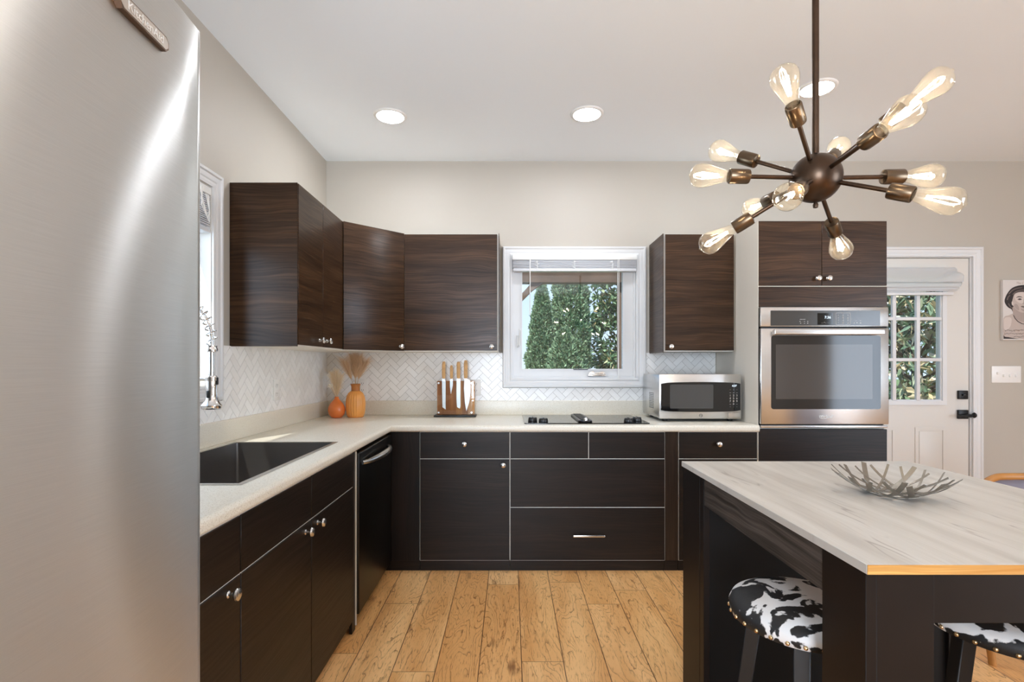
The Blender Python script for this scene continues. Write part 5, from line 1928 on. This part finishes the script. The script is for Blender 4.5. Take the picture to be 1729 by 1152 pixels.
pm = [M['print_hair'], M['print_skin'], M['print_light'], M['print_shade'], M['print_mid'], M['print_ink']]
b = MB()
pg(b, [(252, 600), (252, 645), (690, 645), (690, 600)], 0, 1)                                     # dark dress line
pg(b, spl([(253, 442), (300, 415), (350, 395), (400, 385), (470, 380), (560, 395), (640, 420), (689, 440), (689, 610), (560, 640), (470, 648), (380, 642), (300, 628), (253, 606)], 3), 1, 2)
pg(b, spl([(262, 280), (275, 225), (310, 170), (350, 138), (410, 120), (480, 118), (560, 140), (610, 190), (632, 250), (630, 310), (590, 350), (540, 370), (360, 378), (330, 355), (290, 330)]), 0, 3)
pg(b, spl([(346, 330), (344, 380), (360, 430), (400, 465), (450, 480), (500, 465), (535, 430), (545, 380), (540, 330), (440, 360)]), 3, 4)   # neck
pg(b, spl([(333, 300), (345, 240), (360, 205), (400, 186), (455, 184), (505, 190), (535, 220), (545, 280), (535, 330), (500, 370), (455, 388), (415, 382), (375, 355), (346, 322)]), 1, 5)  # face
pg(b, spl([(360, 215), (400, 195), (450, 192), (470, 240), (468, 300), (440, 300), (400, 290), (368, 262)]), 2, 6)
pg(b, spl([(352, 318), (372, 300), (395, 320), (405, 350), (400, 366), (375, 350)]), 3, 6)
pg(b, spl([(330, 286), (340, 276), (347, 296), (342, 316), (333, 310)]), 2, 7)                    # ear lobe
pg(b, spl([(372, 242), (395, 228), (422, 230), (438, 240), (420, 237), (395, 237)]), 0, 7)        # brows
pg(b, spl([(470, 240), (488, 230), (515, 229), (530, 240), (512, 237), (490, 238)]), 0, 7)
for ex in (410, 503):
    pg(b, spl([(ex - 22, 258), (ex - 6, 248), (ex + 12, 250), (ex + 20, 259), (ex + 4, 265), (ex - 12, 264)]), 4, 7)
    pg(b, spl([(ex - 7, 256), (ex, 250), (ex + 7, 256), (ex, 263)]), 0, 8)
pg(b, spl([(450, 250), (462, 255), (466, 290), (458, 303), (440, 304), (432, 298), (444, 290)]), 3, 7)   # nose
pg(b, spl([(420, 328), (438, 321), (455, 325), (475, 321), (492, 328), (472, 338), (455, 340), (436, 337)]), 4, 7)  # mouth
pg(b, spl([(418, 348), (455, 356), (490, 348), (470, 372), (440, 372)]), 3, 6)
pg(b, spl([(258, 450), (300, 432), (330, 450), (320, 520), (280, 560), (256, 540)]), 2, 3)        # lit shoulder
pg(b, [(345, 415), (362, 448), (390, 478), (430, 499), (455, 503), (455, 497), (432, 493), (395, 472), (367, 443), (350, 412)], 0, 8)  # necklace
pg(b, [(560, 415), (545, 448), (520, 478), (480, 499), (455, 503), (455, 497), (478, 493), (515, 472), (540, 443), (555, 412)], 0, 8)
for q in ([(300, 200), (335, 165), (380, 146), (430, 140), (430, 146), (384, 153), (342, 172), (308, 206)], [(282, 260), (292, 232), (310, 216), (316, 222), (300, 238), (292, 264)],
          [(296, 300), (306, 322), (330, 345), (334, 340), (314, 318), (304, 298)], [(340, 205), (372, 178), (420, 164), (470, 164), (470, 170), (424, 171), (378, 185), (346, 211)], [(560, 190), (590, 220), (604, 262), (598, 264), (584, 226), (556, 196)]):
    pg(b, spl(q, 3), 4, 8)
b.build('printed_portrait', pm, pr, smooth=0)
b = MB()
rr = random.Random(8)
for (xs_, ys_, xe) in ((262, 566, 560), (256, 596, 600), (350, 628, 560)):      # handwriting
    pts = []
    x = xs_
    while x < xe:
        pts.append(fp(x, ys_ + rr.uniform(-11, 6) - (6 if rr.random() < .2 else 0), 0.0022))
        x += rr.uniform(3.5, 8)
    b.tube(pts, 0.0007, 4)
b.build('handwriting', M['print_ink'], pr)
text('print_lettering', 'The C', 0.022, M['print_shade'], pr, Vector(fp(412, 98, 0.001)), (1, 0, 0), (0, 0, 1), extrude=0.0002, shear=0.3)


# ------------------------------------------------------------------ outdoors
m = MB()
m.box(-30, 45, WB + 0.2, 60, -0.40, -0.35)
tag(m.build('ground', M['grass']), 'lawn outside', 'lawn', kind='structure')
pc = thing('porch_frame', 'brown timber porch frame with a curved brace outside the window', 'porch frame', (0.55, 5.2, -0.35))
PY = 5.2
MB().box(-1.4, 3.0, PY - 0.07, PY + 0.07, 2.045, 2.25, 0.004).build('beam', M['porch_wood'], pc)
b = MB()
b.prism([(-0.03, 1.66), (0.12, 1.87), (0.22, 1.97), (0.323, 2.0445), (0.209, 2.0445), (0.15, 1.978), (0.12, 1.945), (-0.03, 1.77)], lambda a, c, d: (a, d, c), PY - 0.04, PY + 0.04)
b.build('brace', M['porch_wood'], pc)
MB().box(-0.17, -0.032, PY - 0.069, PY + 0.069, -0.35, 2.0445, 0.004).build('post', M['porch_wood'], pc)
MB().box(1.085, 1.145, PY + 0.0, PY + 0.06, -0.35, 2.0445, 0.004).build('post', M['porch_wood'], pc)


def leaf_mesh(name, mat, parent, P_, D_, N_, length, width, rng, pinch=0.5):
    """many small leaves: P_ roots, D_ directions, N_ normals (arrays)."""
    n = len(P_)
    L_ = (length * rng.uniform(0.7, 1.3, n))[:, None]
    Wd = (width * rng.uniform(0.7, 1.3, n))[:, None]
    S_ = np.cross(D_, N_)
    S_ /= np.linalg.norm(S_, axis=1)[:, None] + 1e-9
    v0 = P_
    v1_ = P_ + D_ * L_ * pinch + S_ * Wd / 2
    v2_ = P_ + D_ * L_ - N_ * L_ * 0.12
    v3 = P_ + D_ * L_ * pinch - S_ * Wd / 2
    V = np.stack([v0, v1_, v2_, v3], 1).reshape(-1, 3) - np.array(chain_loc(parent))
    me = bpy.data.meshes.new(name)
    F = (np.arange(n)[:, None] * 4 + np.arange(4)[None]).tolist()
    me.from_pydata(V.tolist(), [], F)
    me.materials.append(mat)
    o = bpy.data.objects.new(name, me)
    C.objects.link(o)
    o.parent = parent
    return o


def unit(a):
    return a / (np.linalg.norm(a, axis=1)[:, None] + 1e-9)


def arborvitae(label, x, y, h, r, n, seed, grp, prof_=(0.85, 1.0, 0.94, 0.80, 0.56, 0.31, 0.14, 0.02)):
    rng = np.random.default_rng(seed)
    o = thing('arborvitae_tree', label, 'tree', (x, y, -0.35), group=grp)
    MB().lathe([(0.09, 0), (0.07, h * 0.5), (0.02, h * 0.93), (0, h * 0.94)], 10, (x, y, -0.35)).build('trunk', M['bark'], o)
    t = rng.uniform(0, 1, n) ** 1.15
    prof = np.interp(t, [0, 0.08, 0.3, 0.55, 0.75, 0.9, 0.97, 1.0], prof_)
    a = rng.uniform(0, 2 * PI, n)
    lump = 1 + 0.07 * np.sin(a * 5 + t * 22) + 0.06 * np.sin(a * 9 - t * 41) + 0.05 * np.sin(a * 3 + t * 60)
    rad = r * prof * lump * rng.uniform(0.72, 1.0, n) ** 0.6
    P_ = np.stack([x + rad * np.cos(a), y + rad * np.sin(a), -0.30 + t * h], 1)
    out = np.stack([np.cos(a), np.sin(a), np.zeros(n)], 1)
    D_ = unit(out * rng.uniform(0.25, 0.9, n)[:, None] + np.array([0, 0, 1.0]) * rng.uniform(0.2, 1.0, n)[:, None] + rng.normal(0, 0.35, (n, 3)))
    N_ = unit(out + rng.normal(0, 0.55, (n, 3)))
    leaf_mesh('foliage', M['arborvitae'], o, P_, D_, N_, 0.095, 0.036, rng, 0.55)
    return o


def magnolia(label, x, y, z0, h, r, n, seed, mat, ll, lw, grp=None):
    rng = np.random.default_rng(seed)
    o = thing('magnolia_tree', label, 'tree', (x, y, -0.35), group=grp)
    b = MB()
    b.tube([(x, y, -0.35), (x + 0.05, y, z0 + h * 0.3), (x, y + 0.05, z0 + h * 0.85)], [0.11, 0.08, 0.03], 10)
    rr = random.Random(seed)
    tips = []
    for k in range(26):
        t_ = rr.uniform(0.1, 0.9)
        a = rr.uniform(0, 2 * PI)
        s_ = r * math.sqrt(max(0.05, 1 - (2 * t_ - 1) ** 2)) * 0.85
        e = Vector((x + s_ * math.cos(a), y + s_ * math.sin(a), z0 + h * t_ + 0.25))
        b.tube([(x, y, z0 + h * t_ * 0.8), ((x + e.x) / 2, (y + e.y) / 2, z0 + h * t_ * 0.9 + 0.05), e], [0.03, 0.018, 0.008], 6)
        tips.append(e)
    b.build('trunk', M['bark'], o)
    t = rng.uniform(0, 1, n)
    a = rng.uniform(0, 2 * PI, n)
    # leaves grow in whorls at shoot ends
    nw = n // 7
    wt = rng.uniform(0, 1, nw)
    wa = rng.uniform(0, 2 * PI, nw)
    rad = r * np.sqrt(np.clip(1 - (2 * wt - 1) ** 2, 0.02, 1)) * rng.uniform(0.35, 1.0, nw) ** 0.5 * (1 + 0.14 * np.sin(wa * 4 + wt * 13))
    Wp = np.stack([x + rad * np.cos(wa), y + rad * np.sin(wa), z0 + wt * h], 1)
    idx = np.repeat(np.arange(nw), 7)
    base = Wp[idx]
    k = len(base)
    out = unit(base - np.array([x, y, z0 + h * 0.4]))
    D_ = unit(out * 0.7 + rng.normal(0, 0.75, (k, 3)) + np.array([0, 0, 0.15]))
    N_ = unit(np.cross(D_, rng.normal(0, 1, (k, 3))) + np.array([0, 0, 0.7]))
    P_ = base + rng.normal(0, 0.02, (k, 3))
    leaf_mesh('foliage', mat, o, P_, D_, N_, ll, lw, rng, 0.45)
    return o


def at(px, Y):
    return (px - 862) * Y / F_PX


tg_ = 'evergreens outside the cooktop window'
arborvitae('pointed arborvitae with its whole tip in view, left in the cooktop window', at(915, 11.6), 11.6, 3.36, 0.40, 26000, 1, tg_, (0.95, 1.0, 0.92, 0.74, 0.50, 0.26, 0.12, 0.02))
arborvitae('taller arborvitae whose top is hidden by the porch beam, middle of the window', at(963, 12.75), 12.75, 4.9, 0.47, 34000, 2, tg_, (0.85, 1.0, 1.0, 0.92, 0.80, 0.50, 0.2, 0.02))
arborvitae('low broad arborvitae in front at the foot of the taller ones', at(952, 10.3), 10.3, 2.2, 0.47, 18000, 4, tg_)
magnolia('dark leafy magnolia behind the right half of the cooktop window', at(1058, 14.6), 14.6, 0.1, 4.4, 1.0, 8400, 3, M['magnolia'], 0.19, 0.078)
magnolia('leafy magnolia with bronze leaf undersides seen through the door glass', at(1545, 7.5), 7.5, -0.1, 2.8, 0.9, 4300, 6, M['magnolia_brown'], 0.20, 0.068)
magnolia('pale thin tree beyond the door, above the bronze magnolia', at(1580, 14.0), 14.0, 0.8, 4.2, 1.5, 3800, 9, M['magnolia'], 0.2, 0.05)
